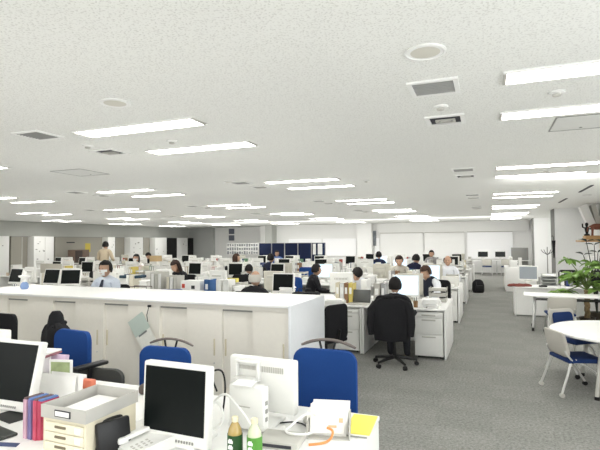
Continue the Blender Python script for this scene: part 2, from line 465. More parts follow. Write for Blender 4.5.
# left wall: white projecting lockers and grey bays between
for i, (a, b) in enumerate(((13.2, 14.5), (15.7, 16.76), (20.2, 20.72), (21.9, 23.0), (24.1, 25.25), (26.34, 27.52))):
    lab = ['white full-height wall panel at the start of the lockers', 'white wall panel covered with small posted notes', 'narrow white wall column behind the standing person',
           'white wall column with papers beyond the standing person', 'white cabinet panel before the first black doorway', 'white cabinet panel between the black doorways']
    t = thing('wall_panel', lab[i], 'panel', (XL+.26, (a+b)/2, 0), 0, 'white panels along the long wall')
    obj('panel_board', MB().rbox((0, 0, 1.0), (.5, b-a, 2.0), .01), W(), t)
    mb = MB()
    random.seed(i)
    for k in range(9 if i in (1, 3) else 3):
        mb.box((.252, random.uniform(-.4, .4)*(b-a), random.uniform(.95, 1.8)), (.003, random.uniform(.03, .1), random.uniform(.02, .07)))
    obj('posted_note', mb, GREYP(), t)
    if i == 1:
        obj('panel_seam', MB().box((.252, .05, 1.0), (.003, .015, 1.9)), LGREY(), t)
for i, (a, b) in enumerate(((14.9, 15.95), (17.2, 20.5), (21.2, 22.2), (23.5, 24.4))):
    lab = ['grey-beige sliding door bay between two white panels', 'wide grey-beige wall bay with a yellow notice', 'grey-beige wall bay beside the narrow white column', 'grey-beige wall bay before the white cabinets']
    t = thing('wall_bay', lab[i], 'panel', (XL+.06, (a+b)/2, 0), 0, 'grey bays along the long wall')
    obj('bay_board', MB().box((0, 0, 1.0), (.1, b-a, 2.0)), wallgb, t)
    obj('bay_rail', MB().box((.055, 0, 1.99), (.02, b-a, .04)), GREYP(), t)
    if i == 0: obj('door_seam', MB().box((.055, 0, 1.0), (.01, .05, 1.95)), LGREY(), t)
    if i == 1:
        obj('yellow_notice', MB().box((.055, .35, 1.45), (.006, .35, .45)), mat('yellow_notice', (.62, .50, .10), .7), t)
        obj('notice_strip', MB().box((.055, -.75, 1.72), (.006, .5, .05)).box((.055, -.75, 1.0), (.006, .5, .05)), MARK(), t)
for i, (a, b) in enumerate(((25.27, 26.32), (27.54, 28.2))):
    if 1:
        single('doorway_panel', MB().rbox((0, 0, 1.0), (.12, b-a, 1.98), .01), mat('black_door', (.01, .01, .011), .6), ['black doorway panel between two white cabinet panels', 'black doorway panel beside the grey pillar'][i], 'door', (XL+.45, (a+b)/2, 0))
t = thing('wooden_cabinet', 'dark brown wooden cabinet against the grey wall bay', 'cabinet', (-18.75, 18.0, 0))
obj('carcass', MB().rbox((0, 0, .68), (.45, .9, 1.36), .01), mat('brown_wood', (.16, .11, .085), .5, noise=.2, nscale=8), t)
obj('door', MB().rbox((.235, -.22, .68), (.02, .42, 1.28), .005), mat('brown_wood_dark', (.05, .035, .03), .5), t)
obj('door', MB().rbox((.235, .22, .68), (.02, .42, 1.28), .005), mat('brown_wood', (.16, .11, .085), .5), t)
t = thing('wall_poster', 'small dark two-part poster on the white far wall', 'poster', (-16.2, 28.58, 2.2))
obj('sheet', MB().box((0, 0, 0), (.5, .01, .95)), W(), t)
obj('printed_picture', MB().box((0, -.008, .22), (.42, .004, .36)).box((0, -.008, -.22), (.42, .004, .36)), mat('poster_print', (.14, .15, .19), .7, noise=.5, nscale=14), t)
t = thing('notice_board', 'white board covered with rows of posted papers', 'board', (-11.5, 21.4, 0))
obj('board', MB().rbox((0, 0, 1.34), (1.8, .04, .56), .01), W(), t)
mb = MB(); random.seed(3)
for r_ in range(3):
    for k in range(13):
        mb.box((-.82+k*.135, -.024, 1.53-r_*.19), (random.uniform(.06, .11), .004, random.uniform(.08, .15)))
obj('posted_papers', mb, mat('paper_print', (.28, .29, .31), .8, noise=.6, nscale=25), t)
for k in (-.85, .85): obj('leg', MB().cone((k, 0, 0), (k, 0, .9), .02, .02), CHROME(), t)
for i in range(5):
    x = -10.05 + i*.68
    t = thing('partition_screen', ['navy partition screen next to the notice board', 'navy partition screen, second along from the notice board', 'navy partition screen, third along from the notice board', 'navy partition screen, fourth along from the notice board', 'navy partition screen with white papers, last in its line'][i], 'partition', (x, 21.0, 0), 0, 'navy partition screens')
    obj('fabric_panel', MB().rbox((0, 0, .86), (.64, .035, 1.5), .01), NAVY(), t)
    obj('frame', MB().box((-.33, 0, .81), (.02, .045, 1.6)).box((.33, 0, .81), (.02, .045, 1.6)).box((0, 0, 1.62), (.66, .045, .02)), CHROME(), t)
    obj('foot', MB().rbox((-.31, 0, .015), (.03, .4, .03), .008), CHROME(), t)
    if i == 4: obj('posted_sheet', MB().box((-.2, -.02, 1.33), (.15, .006, .5)).box((.08, -.02, 1.33), (.22, .006, .5)), PAPER(), t)
single('wall_poster', MB().rbox((0, 0, 0), (.75, .02, .85), .005), mat('dark_poster', (.2, .22, .24), .7, noise=.6, nscale=6), 'dark grey poster on the corner of the far wall recess', 'poster', (-6.3, 26.9, 1.85))
single('whiteboard', MB().rbox((0, 0, .66), (.76, .05, 1.3), .01), mat('grey_board', (.22, .22, .205), .7), 'grey upright board standing before the far blinds', 'board', (1.39, 25.6, 0))

# ------------------------------------------------------------------ ceiling fittings
def make_light():
    t = thing('ceiling_light', 'x', 'ceiling light')
    mb = MB()
    for sx, sy, dx, dy in ((0, 1, 1.29, .018), (0, -1, 1.29, .018)): mb.box((0, sy*.117, -.006), (dx, dy, .014))
    obj('frame', mb, W(), t)
    for k in (-1, 1): obj('end_cap', MB().box((k*.635, 0, -.006), (.02, .216, .016)), LGREY(), t)
    obj('diffuser', MB().box((0, 0, -.003), (1.25, .216, .008)), LIGHTM(), t)
    return Proto(t)
PL = make_light()
cols = [.75] + [.80 - 3.69*i for i in range(1, 6)]
ys = []
for k in range(-1, 6): ys += [3.27 + 4.02*k, 4.26 + 4.02*k]
for i, x in enumerate(cols):
    for k, y in enumerate(ys):
        if y > 26.3 or (y < 2 and i > 1) or y < -1: continue
        if i == 5 and y < 10: continue
        PL.put((x, y + (.15 if i else 0), CZ), 0, 'recessed fluorescent ceiling light, %s column from the aisle, %s line from the counter' % (ORD[i], ORD[k] if k < 15 else 'last'), 'recessed fluorescent ceiling lights')
def make_vent():
    t = thing('ceiling_vent', 'x', 'vent')
    obj('frame', MB().box((-.145, 0, -.006), (.03, .32, .014)).box((.145, 0, -.006), (.03, .32, .014)).box((0, -.145, -.006), (.26, .03, .014)).box((0, .145, -.006), (.26, .03, .014)), W(), t)
    mb = MB()
    for k in range(8): mb.box((0, -.115+k*.033, -.006), (.26, .014, .008), (R(35), 0, 0))
    obj('grille', mb, mat('slat_grey', (.40, .40, .385), .5), t)
    obj('backing', MB().box((0, 0, -.001), (.27, .27, .002)), mat('vent_dark', (.10, .10, .10), .8), t)
    return Proto(t)
def make_diffuser():
    t = thing('air_diffuser', 'x', 'vent')
    obj('frame', MB().box((-.14, 0, -.006), (.035, .31, .014)).box((.14, 0, -.006), (.035, .31, .014)).box((0, -.14, -.006), (.245, .035, .014)).box((0, .14, -.006), (.245, .035, .014)), W(), t)
    obj('backing', MB().box((0, 0, -.001), (.25, .25, .002)), MARK(), t)
    obj('cone', MB().box((0, -.03, -.012), (.15, .02, .012)).box((0, .05, -.012), (.15, .02, .012)).box((-.07, .01, -.012), (.02, .09, .012)).box((.07, .01, -.012), (.02, .09, .012)).box((0, .01, -.01), (.08, .04, .01)), LGREY(), t)
    return Proto(t)
PV, PD = make_vent(), make_diffuser()
k = 0
for ci, x in enumerate((-.32, -3.93, -7.65, -11.3)):
    for ri, y in enumerate((3.28, 7.25, 11.3, 15.3)):
        PV.put((x, y, CZ), 0, 'square slatted ceiling grille, %s column from the aisle, %s from the counter' % (ORD[ci], ORD[ri]), 'slatted ceiling grilles')
    for ri, y in enumerate((4.2, 8.0, 12.1, 16.1)):
        PD.put((x+(.0 if ci else 0), y, CZ), 0, 'square ceiling air diffuser with dark slot, %s column from the aisle, %s from the counter' % (ORD[ci], ORD[ri]), 'square air diffusers')
def make_speaker():
    t = thing('ceiling_speaker', 'x', 'speaker')
    obj('rim', MB().lathe([(.11, 0), (.112, -.008), (.1, -.012), (.098, -.008)], n=32), W(), t)
    obj('grille', MB().lathe([(.098, -.006), (.06, -.010), (.001, -.012)], n=32), mat('speaker_cream', (.66, .64, .57), .7), t)
    return Proto(t)
PS = make_speaker()
for lab, x, y in (('round cream ceiling speaker over the desk aisle', -.30, 2.64), ('round cream ceiling speaker above the counter', -2.52, 2.74), ('round ceiling speaker over the middle desks', -4.05, 7.1)):
    PS.put((x, y, CZ), 0, lab)
def make_det():
    t = thing('smoke_detector', 'x', 'detector')
    obj('base_ring', MB().lathe([(.055, 0), (.055, -.012), (.04, -.016)], n=20), W(), t)
    obj('sensor', MB().lathe([(.03, -.014), (.026, -.03), (.01, -.034)], n=16), LGREY(), t)
    return Proto(t)
PDt = make_det()
for lab, x, y in (('small round detector between the grille and the air diffuser', -.32, 3.77), ('small round detector beside the bright ceiling lights', .46, 3.72), ('small dark detector between paired lights above the counter', -2.95, 4.0), ('small detector between the farther paired lights', .8, 7.8), ('small round detector near the second column grille', -3.9, 3.85), ('small detector over the middle of the office', -1.9, 7.9)):
    PDt.put((x, y, CZ), 0, lab, 'round ceiling detectors')
def frame_panel(lab, x0, y0, x1, y1):
    t = thing('access_panel', lab, 'panel', ((x0+x1)/2, (y0+y1)/2, CZ))
    w, d = x1-x0, y1-y0
    obj('frame', MB().box((0, -d/2, -.002), (w, .012, .006)).box((0, d/2, -.002), (w, .012, .006)).box((-w/2, 0, -.002), (.012, d, .006)).box((w/2, 0, -.002), (.012, d, .006)), GREYP(), t)
    obj('hatch', MB().box((0, 0, -.001), (w-.02, d-.02, .003)), ceiling_m2, t)
    obj('latch', MB().lathe([(.012, 0), (.012, -.008), (.002, -.009)], (0, d*.35, 0), 10), GREYP(), t)
ceiling_m2 = mat('ceiling_hatch', (.76, .765, .74), .9)
frame_panel('square ceiling access hatch beside the bright lights', .55, 4.5, 1.05, 5.05)
frame_panel('square ceiling access hatch above the long counter', -5.75, 5.0, -5.2, 5.55)
for lab, x, y in (('round downlight in the ceiling near the wooden shelf', 1.85, 9.0), ('round downlight farther along the bright wall', 2.1, 12.5)):
    t = thing('downlight', lab, 'downlight', (x, y, CZ))
    obj('rim', MB().lathe([(.09, 0), (.09, -.01), (.07, -.012)], n=20), CHROME(), t)
    obj('lamp', MB().lathe([(.068, -.006), (.04, -.012), (.002, -.014)], n=20), W(), t)
for i, (a, b) in enumerate((((1.6, 11.0), (2.05, 11.0)), ((1.5, 14.0), (2.1, 14.0)))):
    single('ceiling_slot', MB().box(((a[0]+b[0])/2, a[1], CZ-.004), (.05, 1.4, .01)), MARK(), ['narrow dark air slot in the ceiling by the shelf', 'narrow dark air slot farther along the ceiling'][i], 'vent', group='ceiling air slots')
# ------------------------------------------------------------------ low cabinet counter
CF, CB, CT = 4.22, 5.19, 1.05
def make_cab():
    w = .76
    t = thing('sliding_door_cabinet', 'x', 'cabinet')
    mb = MB()
    mb.b2((0, 0, .06), (.03, .45, CT-.025)).b2((w-.03, 0, .06), (w, .45, CT-.025)).b2((.03, 0, .06), (w-.03, .45, .10)).b2((.03, 0, CT-.065), (w-.03, .45, CT-.025)).b2((.03, .42, .1), (w-.03, .45, CT-.065))
    obj('carcass', mb, CREAM(), t)
    obj('plinth', MB().b2((.0, .03, 0), (w, .45, .06)), GREYP(), t)
    hm = mat('cream_handle', (.60, .54, .40), .5)
    d = obj('door', MB().b2((.03, .035, .1), (w/2+.01, .045, CT-.08)), CREAM(), t)
    obj('handle', MB().rbox((.055, .032, .60), (.016, .012, .17), .005), hm, d)
    d = obj('door', MB().b2((w/2-.01, .006, .1), (w-.03, .021, CT-.067)), CREAM(), t)
    obj('handle', MB().rbox((w-.06, .004, .60), (.016, .012, .17), .005), hm, d)
    obj('lock', MB().cone((w-.06, .008, .44), (w-.06, -.002, .44), .008, .008, 12), CHROME(), d)
    obj('door_gap_shade', MB().b2((.03, .02, CT-.085), (w/2, .03, CT-.066)), GREYP(), t)  # grey strip standing in for the shadow line above the recessed door
    return Proto(t)
PC = make_cab()
CX0 = -1.775
for i in range(6):
    PC.put((CX0-.76*(i+1), CF, 0), 0, 'cream sliding-door cabinet under the counter top, %s from the white end panel' % ORD[i], 'sliding-door cabinets under the counter')
PC2 = None
t = thing('counter_top', 'long white counter top above the cream sliding-door cabinets', 'counter')
obj('board', MB().rbox(((CX0-.76*6+CX0)/2-.0, (CF+CB)/2-.01, CT-.0125), (.76*6, CB-CF+.03, .025), .004), W(), t)
single('back_panel', MB().b2((CX0-.76*6, CB-.03, 0), (CX0-.002, CB, CT-.027)), W(), 'white back panel of the counter facing the desk rows', 'panel')
single('end_panel', MB().rbox((CX0+.0145, (CF+CB)/2-.01, CT/2), (.026, CB-CF+.03, CT), .004), mat('white_gloss_panel', (.80, .82, .85), .35), 'tall white end panel closing the cabinet counter by the aisle', 'panel')
# hanging folder
t = thing('hanging_folder', 'pale green clear folder with white sheet hanging from the cabinet', 'folder', (-3.445, 4.185, .70), 0)
rot = Matrix.Rotation(R(56), 3, 'Y')
obj('folder_sheet', MB().box((-.06, 0, .08), (.19, .004, .225), rot), mat('pale_green_film', (.52, .60, .55), .4), t)
obj('paper_sheet', MB().box((.055, -.006, -.085), (.205, .003, .215), rot), mat('form_paper', (.82, .82, .76), .8, noise=.08, nscale=60), t)
obj('clip_strip', MB().box((-.0, -.010, -.01), (.018, .004, .12), rot), mat('clip_grey', (.25, .27, .27), .5), t)
obj('cord', MB().tube([(.06, -.005, .12), (.05, -.008, .19), (.08, -.012, .28)], .004, 6), BLACK(), t)
obj('clip', MB().rbox((.085, -.010, .285), (.045, .012, .024), .003), BLACK(), t)
t = thing('desk_ornament', 'small white and blue round ornament on the counter top', 'ornament', (-5.80, 4.66, CT)); t.scale = (.85, .85, .95)
obj('base', MB().lathe([(.045, 0), (.062, .03), (.055, .075), (.03, .1)], n=18), mat('blue_glaze', (.25, .36, .62), .3), t)
obj('top', MB().lathe([(.028, .1), (.022, .14), (.085, .17), (.09, .19), (.03, .2), (.028, .25), (.002, .255)], n=18), WP(), t)

# ------------------------------------------------------------------ office furniture prototypes
def make_chair(kind='blue', hanger=False, arms=False):
    bm_, name = {'blue': (BLUE(), 'blue'), 'black': (BLACKF(), 'black'), 'grey': (DGREY(), 'grey')}[kind]
    t = thing('office_chair', 'x', 'chair')       # faces +y: backrest towards -y
    mb = MB()
    for k in range(5):
        a = 2*PI*k/5 + .3
        mb.tube([(0, 0, .115), (.15*math.cos(a), .15*math.sin(a), .10), (.29*math.cos(a), .29*math.sin(a), .075)], [.026, .022, .015], 8)
    obj('star_base', mb, BLACK(), t)
    for k in range(5):
        a = 2*PI*k/5 + .3; p = (.29*math.cos(a), .29*math.sin(a))
        obj('caster', MB().cone((p[0]-.022*math.sin(a), p[1]+.022*math.cos(a), .028), (p[0]+.022*math.sin(a), p[1]-.022*math.cos(a), .028), .028, .028, 12).cone((p[0], p[1], .03), (p[0], p[1], .085), .008, .008, 8), BLACK(), t)
    obj('gas_lift', MB().cone((0, 0, .1), (0, 0, .38), .025, .02), BLACK(), t)
    obj('seat', MB().rbox((0, .02, .435), (.47, .46, .07), .03, 3), bm_, t)
    obj('backrest', MB().rounded_panel((0, -.235, .70), .44, .50, .055, .08, curve=-.035), bm_, t)
    obj('back_support', MB().tube([(0, -.05, .39), (0, -.24, .42), (0, -.275, .60)], .02, 8), BLACK(), t)
    if hanger:
        h = obj('coat_hanger', MB().tube([(-.19+.038*i, -.285, 1.0-1.3*(abs(-.19+.038*i))**2) for i in range(11)], [.008]+[.011]*9+[.008], 8), TAUPE(), t)
        obj('strut', MB().tube([(-.03, -.27, .88), (-.05, -.285, .985)], .008, 6), BLACK(), h)
        obj('strut', MB().tube([(.03, -.27, .88), (.06, -.285, .99)], .008, 6), BLACK(), h)
    if arms:
        for k in (-1, 1):
            a = obj('armrest', MB().rbox((k*.36, -.10, .73), (.075, .28, .03), .012), BLACK(), t)
            obj('arm_post', MB().tube([(k*.2, -.05, .41), (k*.36, -.08, .45), (k*.36, -.10, .72)], .017, 8), BLACK(), a)
    return Proto(t)
PCB, PCBH, PCBA, PCK, PCG = make_chair('blue'), make_chair('blue', True), make_chair('blue', False, True), make_chair('black'), make_chair('grey')

def make_monitor(lit=False, tilt=6, beige=False, wide=False):
    t = thing('monitor', 'x', 'monitor')        # faces -y
    w, h = (.40, .34) if not wide else (.50, .32)
    M = Matrix.Translation((0, 0, .27)) @ Matrix.Rotation(R(-tilt), 4, 'X')
    hm = WP() if not beige else mat('beige_housing', (.62, .60, .53), .5)
    mb = MB().rbox((0, .022, 0), (w, .045, h), .008); mb.rbox((0, .055, 0), (w*.6, .04, h*.6), .015)
    hs = obj('housing', mb.xf(M), hm, t)
    obj('screen', MB().box((0, -.0015, .012), (w-.04, .004, h-.062)).xf(M), SCREENON() if lit else SCREEN(), t)
    vb = MB()
    for k in range(9): vb.box((-.1+k*.025, .077, .07), (.014, .004, .03))
    obj('vent_slots', vb.xf(M), LGREY(), hs)
    obj('button_strip', MB().box((0, -.001, -h/2+.011), (.16, .004, .007)).xf(M), GREYP(), hs)
    obj('stand', MB().rbox((0, .075, .13), (.07, .03, .25), .008), hm, t)
    obj('stand_base', MB().lathe([(.11, 0), (.11, .008), (.09, .016), (.03, .022)], (0, .06, 0), 22), hm, t)
    return Proto(t)
PM, PMT, PML, PMB, PMW = make_monitor(), make_monitor(tilt=14), make_monitor(lit=True), make_monitor(beige=True), make_monitor(wide=True)
PML.root['category'] = 'monitor'

def make_desk():
    t = thing('office_desk', 'x', 'desk')       # origin centre of the user edge, extends +y
    obj('desktop', MB().rbox((0, .35, .6875), (1.195, .70, .025), .005), W(), t)
    for k in (-1, 1): obj('side_panel', MB().rbox((k*.5825, .35, .3375), (.028, .66, .674), .004), W(), t)
    obj('modesty_panel', MB().b2((-.568, .62, .12), (.568, .64, .674)), W(), t)
    return Proto(t)
PDK = make_desk()
def make_ped():
    t = thing('drawer_pedestal', 'x', 'drawer unit')
    obj('carcass', MB().b2((-.195, .015, .035), (.195, .58, .655)), WP(), t)
    z = .04
    for h in (.30, .235, .065):
        d = obj('drawer', MB().rbox((0, .005, z+h/2), (.385, .02, h-.006), .003), WP(), t)
        obj('handle', MB().rbox((0, -.006, z+h-.035 if h > .1 else z+h/2), (.19, .008, .018), .003), LGREY(), d)
        z += h
    for a in (-.15, .15):
        obj('caster', MB().cone((a-.012, .08, .018), (a+.012, .08, .018), .018, .018, 10), BLACK(), t)
    return Proto(t)
PPD = make_ped()

# small things, each built once and then copied
def make_papers(n, w=.22, d=.30, jit=1):
    mb = MB(); rr = random.Random(n)
    z = 0
    for k in range(n):
        h = rr.uniform(.006, .018); a = rr.uniform(-.12, .12)*jit
        mb.box((rr.uniform(-.012, .012), rr.uniform(-.012, .012), z+h/2), (w*rr.uniform(.92, 1), d*rr.uniform(.92, 1), h), (0, 0, a)); z += h
    o = single('paper_stack', mb, PAPER(), 'x', 'papers'); return Proto(o), z
PAPS = [make_papers(k) for k in (4, 7, 12, 18)]
def make_boxfile(m, w, d, h):
    t = thing('box_file', 'x', 'box file')
    mb = MB(); mb.b2((-w/2, -d/2, 0), (w/2, -d/2+.006, h)); mb.b2((-w/2, d/2-.006, 0), (w/2, d/2, h)); mb.b2((-w/2, -d/2, 0), (-w/2+.006, d/2, h)); mb.b2((w/2-.006, -d/2, 0), (w/2, d/2, h)); mb.b2((-w/2, -d/2, 0), (w/2, d/2, .006))
    obj('case', mb, m, t); obj('documents', MB().box((0, 0, h*.5), (w-.02, d-.02, h*.98)), PAPER(), t)
    obj('spine_label', MB().box((0, -d/2-.001, h*.6), (w*.5, .002, h*.3)), MARK() if m is PAPER() else W(), t)
    return Proto(t)
BOXF = [('white', make_boxfile(WP(), .10, .25, .31)), ('grey', make_boxfile(LGREY(), .10, .25, .31)), ('cream', make_boxfile(BEIGE(), .10, .25, .31)), ('blue', make_boxfile(mat('file_blue', (.05, .13, .32), .5), .1, .25, .31))]
def make_binder(nm, col, h=.31):
    t = thing('ring_binder', 'x', 'binder')
    m = mat('binder_'+nm, col, .5)
    mb = MB(); mb.b2((-.03, -.12, 0), (-.027, .12, h)); mb.b2((.027, -.12, 0), (.03, .12, h)); mb.b2((-.03, -.122, 0), (.03, -.119, h))
    obj('cover', mb, m, t); obj('pages', MB().b2((-.025, -.112, .006), (.025, .11, h-.012)), PAPER(), t)
    obj('spine_label', MB().box((0, -.123, h*.62), (.038, .002, .1)), PAPER(), t)
    return Proto(t)
BIND = [(n, make_binder(n, c)) for n, c in (('white', (.8, .8, .78)), ('cream', (.72, .66, .5)), ('red', (.42, .07, .06)), ('yellow', (.68, .55, .15)), ('grey', (.4, .4, .4)), ('navy', (.04, .06, .16)), ('brown', (.3, .17, .09)), ('green', (.15, .3, .18)))]
def make_tray():
    t = thing('letter_tray', 'x', 'tray')
    for k in range(3):
        z = .002+k*.085
        mb = MB(); mb.b2((-.13, -.16, z), (.13, .16, z+.006)); mb.b2((-.13, -.16, z), (-.125, .16, z+.05)); mb.b2((.125, -.16, z), (.13, .16, z+.05)); mb.b2((-.13, .155, z), (.13, .16, z+.05))
        a = obj('tray_shelf', mb, LGREY(), t)
        obj('papers', MB().box((0, -.005, z+.02), (.21, .29, .026)), PAPER(), a)
    mb = MB()
    for sx in (-.127, .127):
        for sy in (-.13, .13): mb.b2((sx-.005, sy-.005, .04), (sx+.005, sy+.005, .18))
    obj('posts', mb, LGREY(), t)
    return Proto(t)
PTR = make_tray()
def make_phone():
    t = thing('desk_phone', 'x', 'phone')
    mb = MB(); bm = bmesh.new(); bmesh.ops.create_cube(bm, size=1)
    for v in bm.verts: v.co = Vector((v.co.x*.19, v.co.y*.22, (.06 if v.co.y > 0 else .025) if v.co.z > 0 else 0))
    bmesh.ops.bevel(bm, geom=bm.edges[:], offset=.006, segments=2, affect='EDGES'); mb.bm(bm)
    obj('phone_base', mb, WP(), t)
    kb = MB()
    for a in range(3):
        for b in range(4): kb.box((.01+a*.024, -.07+b*.024, .0305+b*.0038), (.014, .012, .003), (R(9), 0, 0))
    obj('keypad', kb, LGREY(), t)
    hb = MB(); hb.rbox((-.062, 0, .062), (.045, .20, .02), .008, rot=(R(9), 0, 0)); hb.rbox((-.062, -.085, .045), (.05, .05, .03), .01); hb.rbox((-.062, .085, .07), (.05, .05, .03), .01)
    h = obj('handset', hb, WP(), t)
    obj('cord', MB().tube([(-.062+.006*math.sin(i*1.6), -.11-.004*i, .02+.006*math.cos(i*1.6)) for i in range(14)], .0025, 5), BLACK(), h)
    return Proto(t)
PPH = make_phone()
def make_kb():
    t = thing('keyboard', 'x', 'keyboard')
    obj('case', MB().rbox((0, 0, .012), (.42, .14, .022), .006), WP(), t)
    mb = MB()
    for r_ in range(5): mb.box((0, -.05+r_*.024, .0245), (.39, .018, .005))
    obj('key_rows', mb, LGREY(), t)
    return Proto(t)
PKB = make_kb()
def make_mug():
    t = thing('mug', 'x', 'mug')
    obj('cup', MB().lathe([(.034, 0), (.038, .01), (.04, .09), (.036, .09), (.034, .015), (.001, .012)], n=16), mat('mug_glaze', (.62, .52, .42), .3), t)
    obj('handle', MB().tube([(.038, 0, .07), (.06, 0, .065), (.062, 0, .035), (.038, 0, .025)], .005, 6), mat('mug_glaze', (.62, .52, .42), .3), t)
    return Proto(t)
PMG = make_mug()
def make_carton(nm, col):
    t = thing('cardboard_box', 'x', 'box')
    m = mat('carton_'+nm, col, .8)
    obj('carton', MB().rbox((0, 0, .1), (.34, .25, .2), .003), m, t)
    obj('lid_flap', MB().b2((-.17, -.125, .2), (.17, -.005, .204)).b2((-.17, .005, .2), (.17, .125, .204)), m, t)
    obj('tape', MB().box((0, 0, .2055), (.34, .05, .002)), BEIGE(), t)
    return Proto(t)
CART = [('white', make_carton('white', (.8, .79, .75))), ('tan', make_carton('tan', (.55, .40, .22)))]
def make_tower():
    t = thing('computer_case', 'x', 'computer')
    obj('case', MB().rbox((0, 0, .16), (.10, .32, .32), .006), WP(), t)
    obj('drive_bay', MB().box((0, -.161, .26), (.075, .004, .02)).box((0, -.161, .22), (.075, .004, .02)), LGREY(), t)
    obj('power_button', MB().cone((0, -.158, .16), (0, -.164, .16), .008, .008), GREYP(), t)
    return Proto(t)
PTW = make_tower()

# ------------------------------------------------------------------ desk rows
BY = [6.96, 10.20, 13.45, 16.70, 19.90]
NC = [8, 11, 13, 13, 4]
occupied = {}
rnd = random.Random(11)
lit_at = {(0, 0), (2, 2), (1, 1), (4, 1), (2, 0), (6, 2)}
def filler(r, c, at, rz, on):
    if r == 0: return
    k = rnd.random()
    if k < .4:
        CART[0][1].put(at(-.05, .42), rz+rnd.uniform(-.15, .15), 'mid-desk white carton ' + on, 'cartons on the desk rows')
    elif k < .8:
        PAPS[3][0].put(at(-.1, .42), rz+rnd.uniform(-.2, .2), 'tall mid-desk paper pile ' + on, 'paper stacks on the desk rows')
        PAPS[2][0].put(at(.16, .45), rz+rnd.uniform(-.2, .2), 'lower mid-desk paper pile ' + on, 'paper stacks on the desk rows')
    else:
        PTW.put(at(.0, .42), rz, 'mid-desk white computer case ' + on, 'computer cases on the desk rows')
for b, y0 in enumerate(BY):
    for side in (0, 1):
        r = 2*b + side
        for c in range(NC[b]):
            X = -.57 - .6 - 1.2*c
            place = 'in %s desk row, %s desk from the aisle' % (ORD[r], ORD[c])
            on = 'on %s desk row, %s desk from the aisle' % (ORD[r], ORD[c])
            if side == 0: yo, rz, sg = y0, 0, 1
            else: yo, rz, sg = y0+1.42, PI, -1
            at = lambda dx, dy: (X+sg*dx, yo+sg*dy, .70)
            PDK.put((X, yo, 0), rz, 'white office desk ' + place, 'white desks in long rows')
            if c == 0 or (r == 0 and c < 3):
                PPD.put((X+.36, yo+sg*.03, 0), rz, 'white three-drawer pedestal under desk ' + place, 'drawer pedestals under the desks')
            if (r, c) == (9, 0): pass
            # monitor
            p = at(rnd.uniform(-.06, .02), .50)
            yaw = rz + rnd.uniform(-.2, .2)
            lab = ''
            if r == 0 and c not in (0,): pr = None
            elif side == 0 and r > 0 and (r, c) not in lit_at and (r, c) not in ((2, 3), (4, 3)) and rnd.random() < .5: pr = None
            elif side == 0:
                if (r, c) in lit_at: pr, lab = PML, 'monitor with pale lit screen '
                elif r == 0 and c >= 5: pr, lab = PMT, 'white-framed monitor tilted back, dark screen, '
                else: pr, lab = PM, 'white-framed monitor with dark screen '
            else:
                pr, lab = (PMB, 'beige monitor turned away ') if (c == 0 or rnd.random() < .15) else (PM, 'white monitor turned away ')
                if rnd.random() < .25: pr, lab = PMW, 'wide white monitor turned away '
            if pr: pr.put(p, yaw, lab + on, 'desktop monitors on the desk rows')
            else: filler(r, c, at, rz, on)
            far = b >= 3; calm = b < 3
            # clutter in fixed slots
            k = rnd.random()
            q = at(-.44, .46)
            if (r == 0 and (c >= 3 or c == 1)) or (r, c) == (1, 2): continue
            if (r, c) == (0, 0): k = .3
            if k < .32:
                i = rnd.randrange(4); n, pp = BOXF[rnd.choice([0, 0, 0, 1, 2])]
                pp.put(q, rz + rnd.uniform(-.1, .1), '%s box file ' % n + on, 'box files on the desk rows')
                n2, p2 = BIND[rnd.choice([0, 0, 1, 1, 4, 5, 2])]
                p2.put(at(-.345, .46), rz, '%s binder beside box file ' % n2 + on, 'binders on the desk rows')
            elif k < .6:
                PAPS[rnd.choice([1, 2, 3])][0].put(at(-.42, .45), rz+rnd.uniform(-.1, .1), 'stack of white papers ' + on, 'paper stacks on the desk rows')
            elif k < .8:
                PTR.put(at(-.41, .45), rz, 'grey three-level letter tray ' + on, 'letter trays on the desk rows')
            else:
                PTW.put(at(-.44, .45), rz, 'white computer case standing ' + on, 'computer cases on the desk rows')
            k = rnd.random()
            if (r, c) not in ((0, 0), (0, 1), (1, 1)):
                if k < .4:
                    cs = [0, rnd.choice([1, 4, 1, 4, 2, 5]), rnd.choice([0, 6, 3, 7, 4])]
                    seen = []
                    for s_, i in enumerate(cs):
                        if i in seen: continue
                        seen.append(i)
                        BIND[i][1].put(at(.34+.072*s_, .47), rz, '%s ring binder ' % BIND[i][0] + on, 'binders on the desk rows')
                elif k < .7:
                    PAPS[rnd.choice([0, 2, 3, 3])][0].put(at(.42, .47), rz+rnd.uniform(-.2, .2), 'loose pile of white papers ' + on, 'paper stacks on the desk rows')
                elif k < .85:
                    n, pp = CART[0 if rnd.random() < .75 else 1]
                    pp.put(at(.40, .47), rz+rnd.uniform(-.1, .1), '%s carton ' % n + on, 'cartons on the desk rows')
                else:
                    PTR.put(at(.41, .45), rz, 'grey letter tray at the desk end ' + on, 'letter trays on the desk rows')
            if not far:
                if rnd.random() < .7: PKB.put(at(-.02, .20), rz, 'white keyboard ' + on, 'keyboards on the desk rows')
                if rnd.random() < .5: PPH.put(at(.40, .16), rz, 'white desk phone ' + on, 'desk phones on the desk rows')
                if rnd.random() < .3 and r: PMG.put(at(-.44, .16), rz, 'pale mug ' + on, 'mugs on the desk rows')

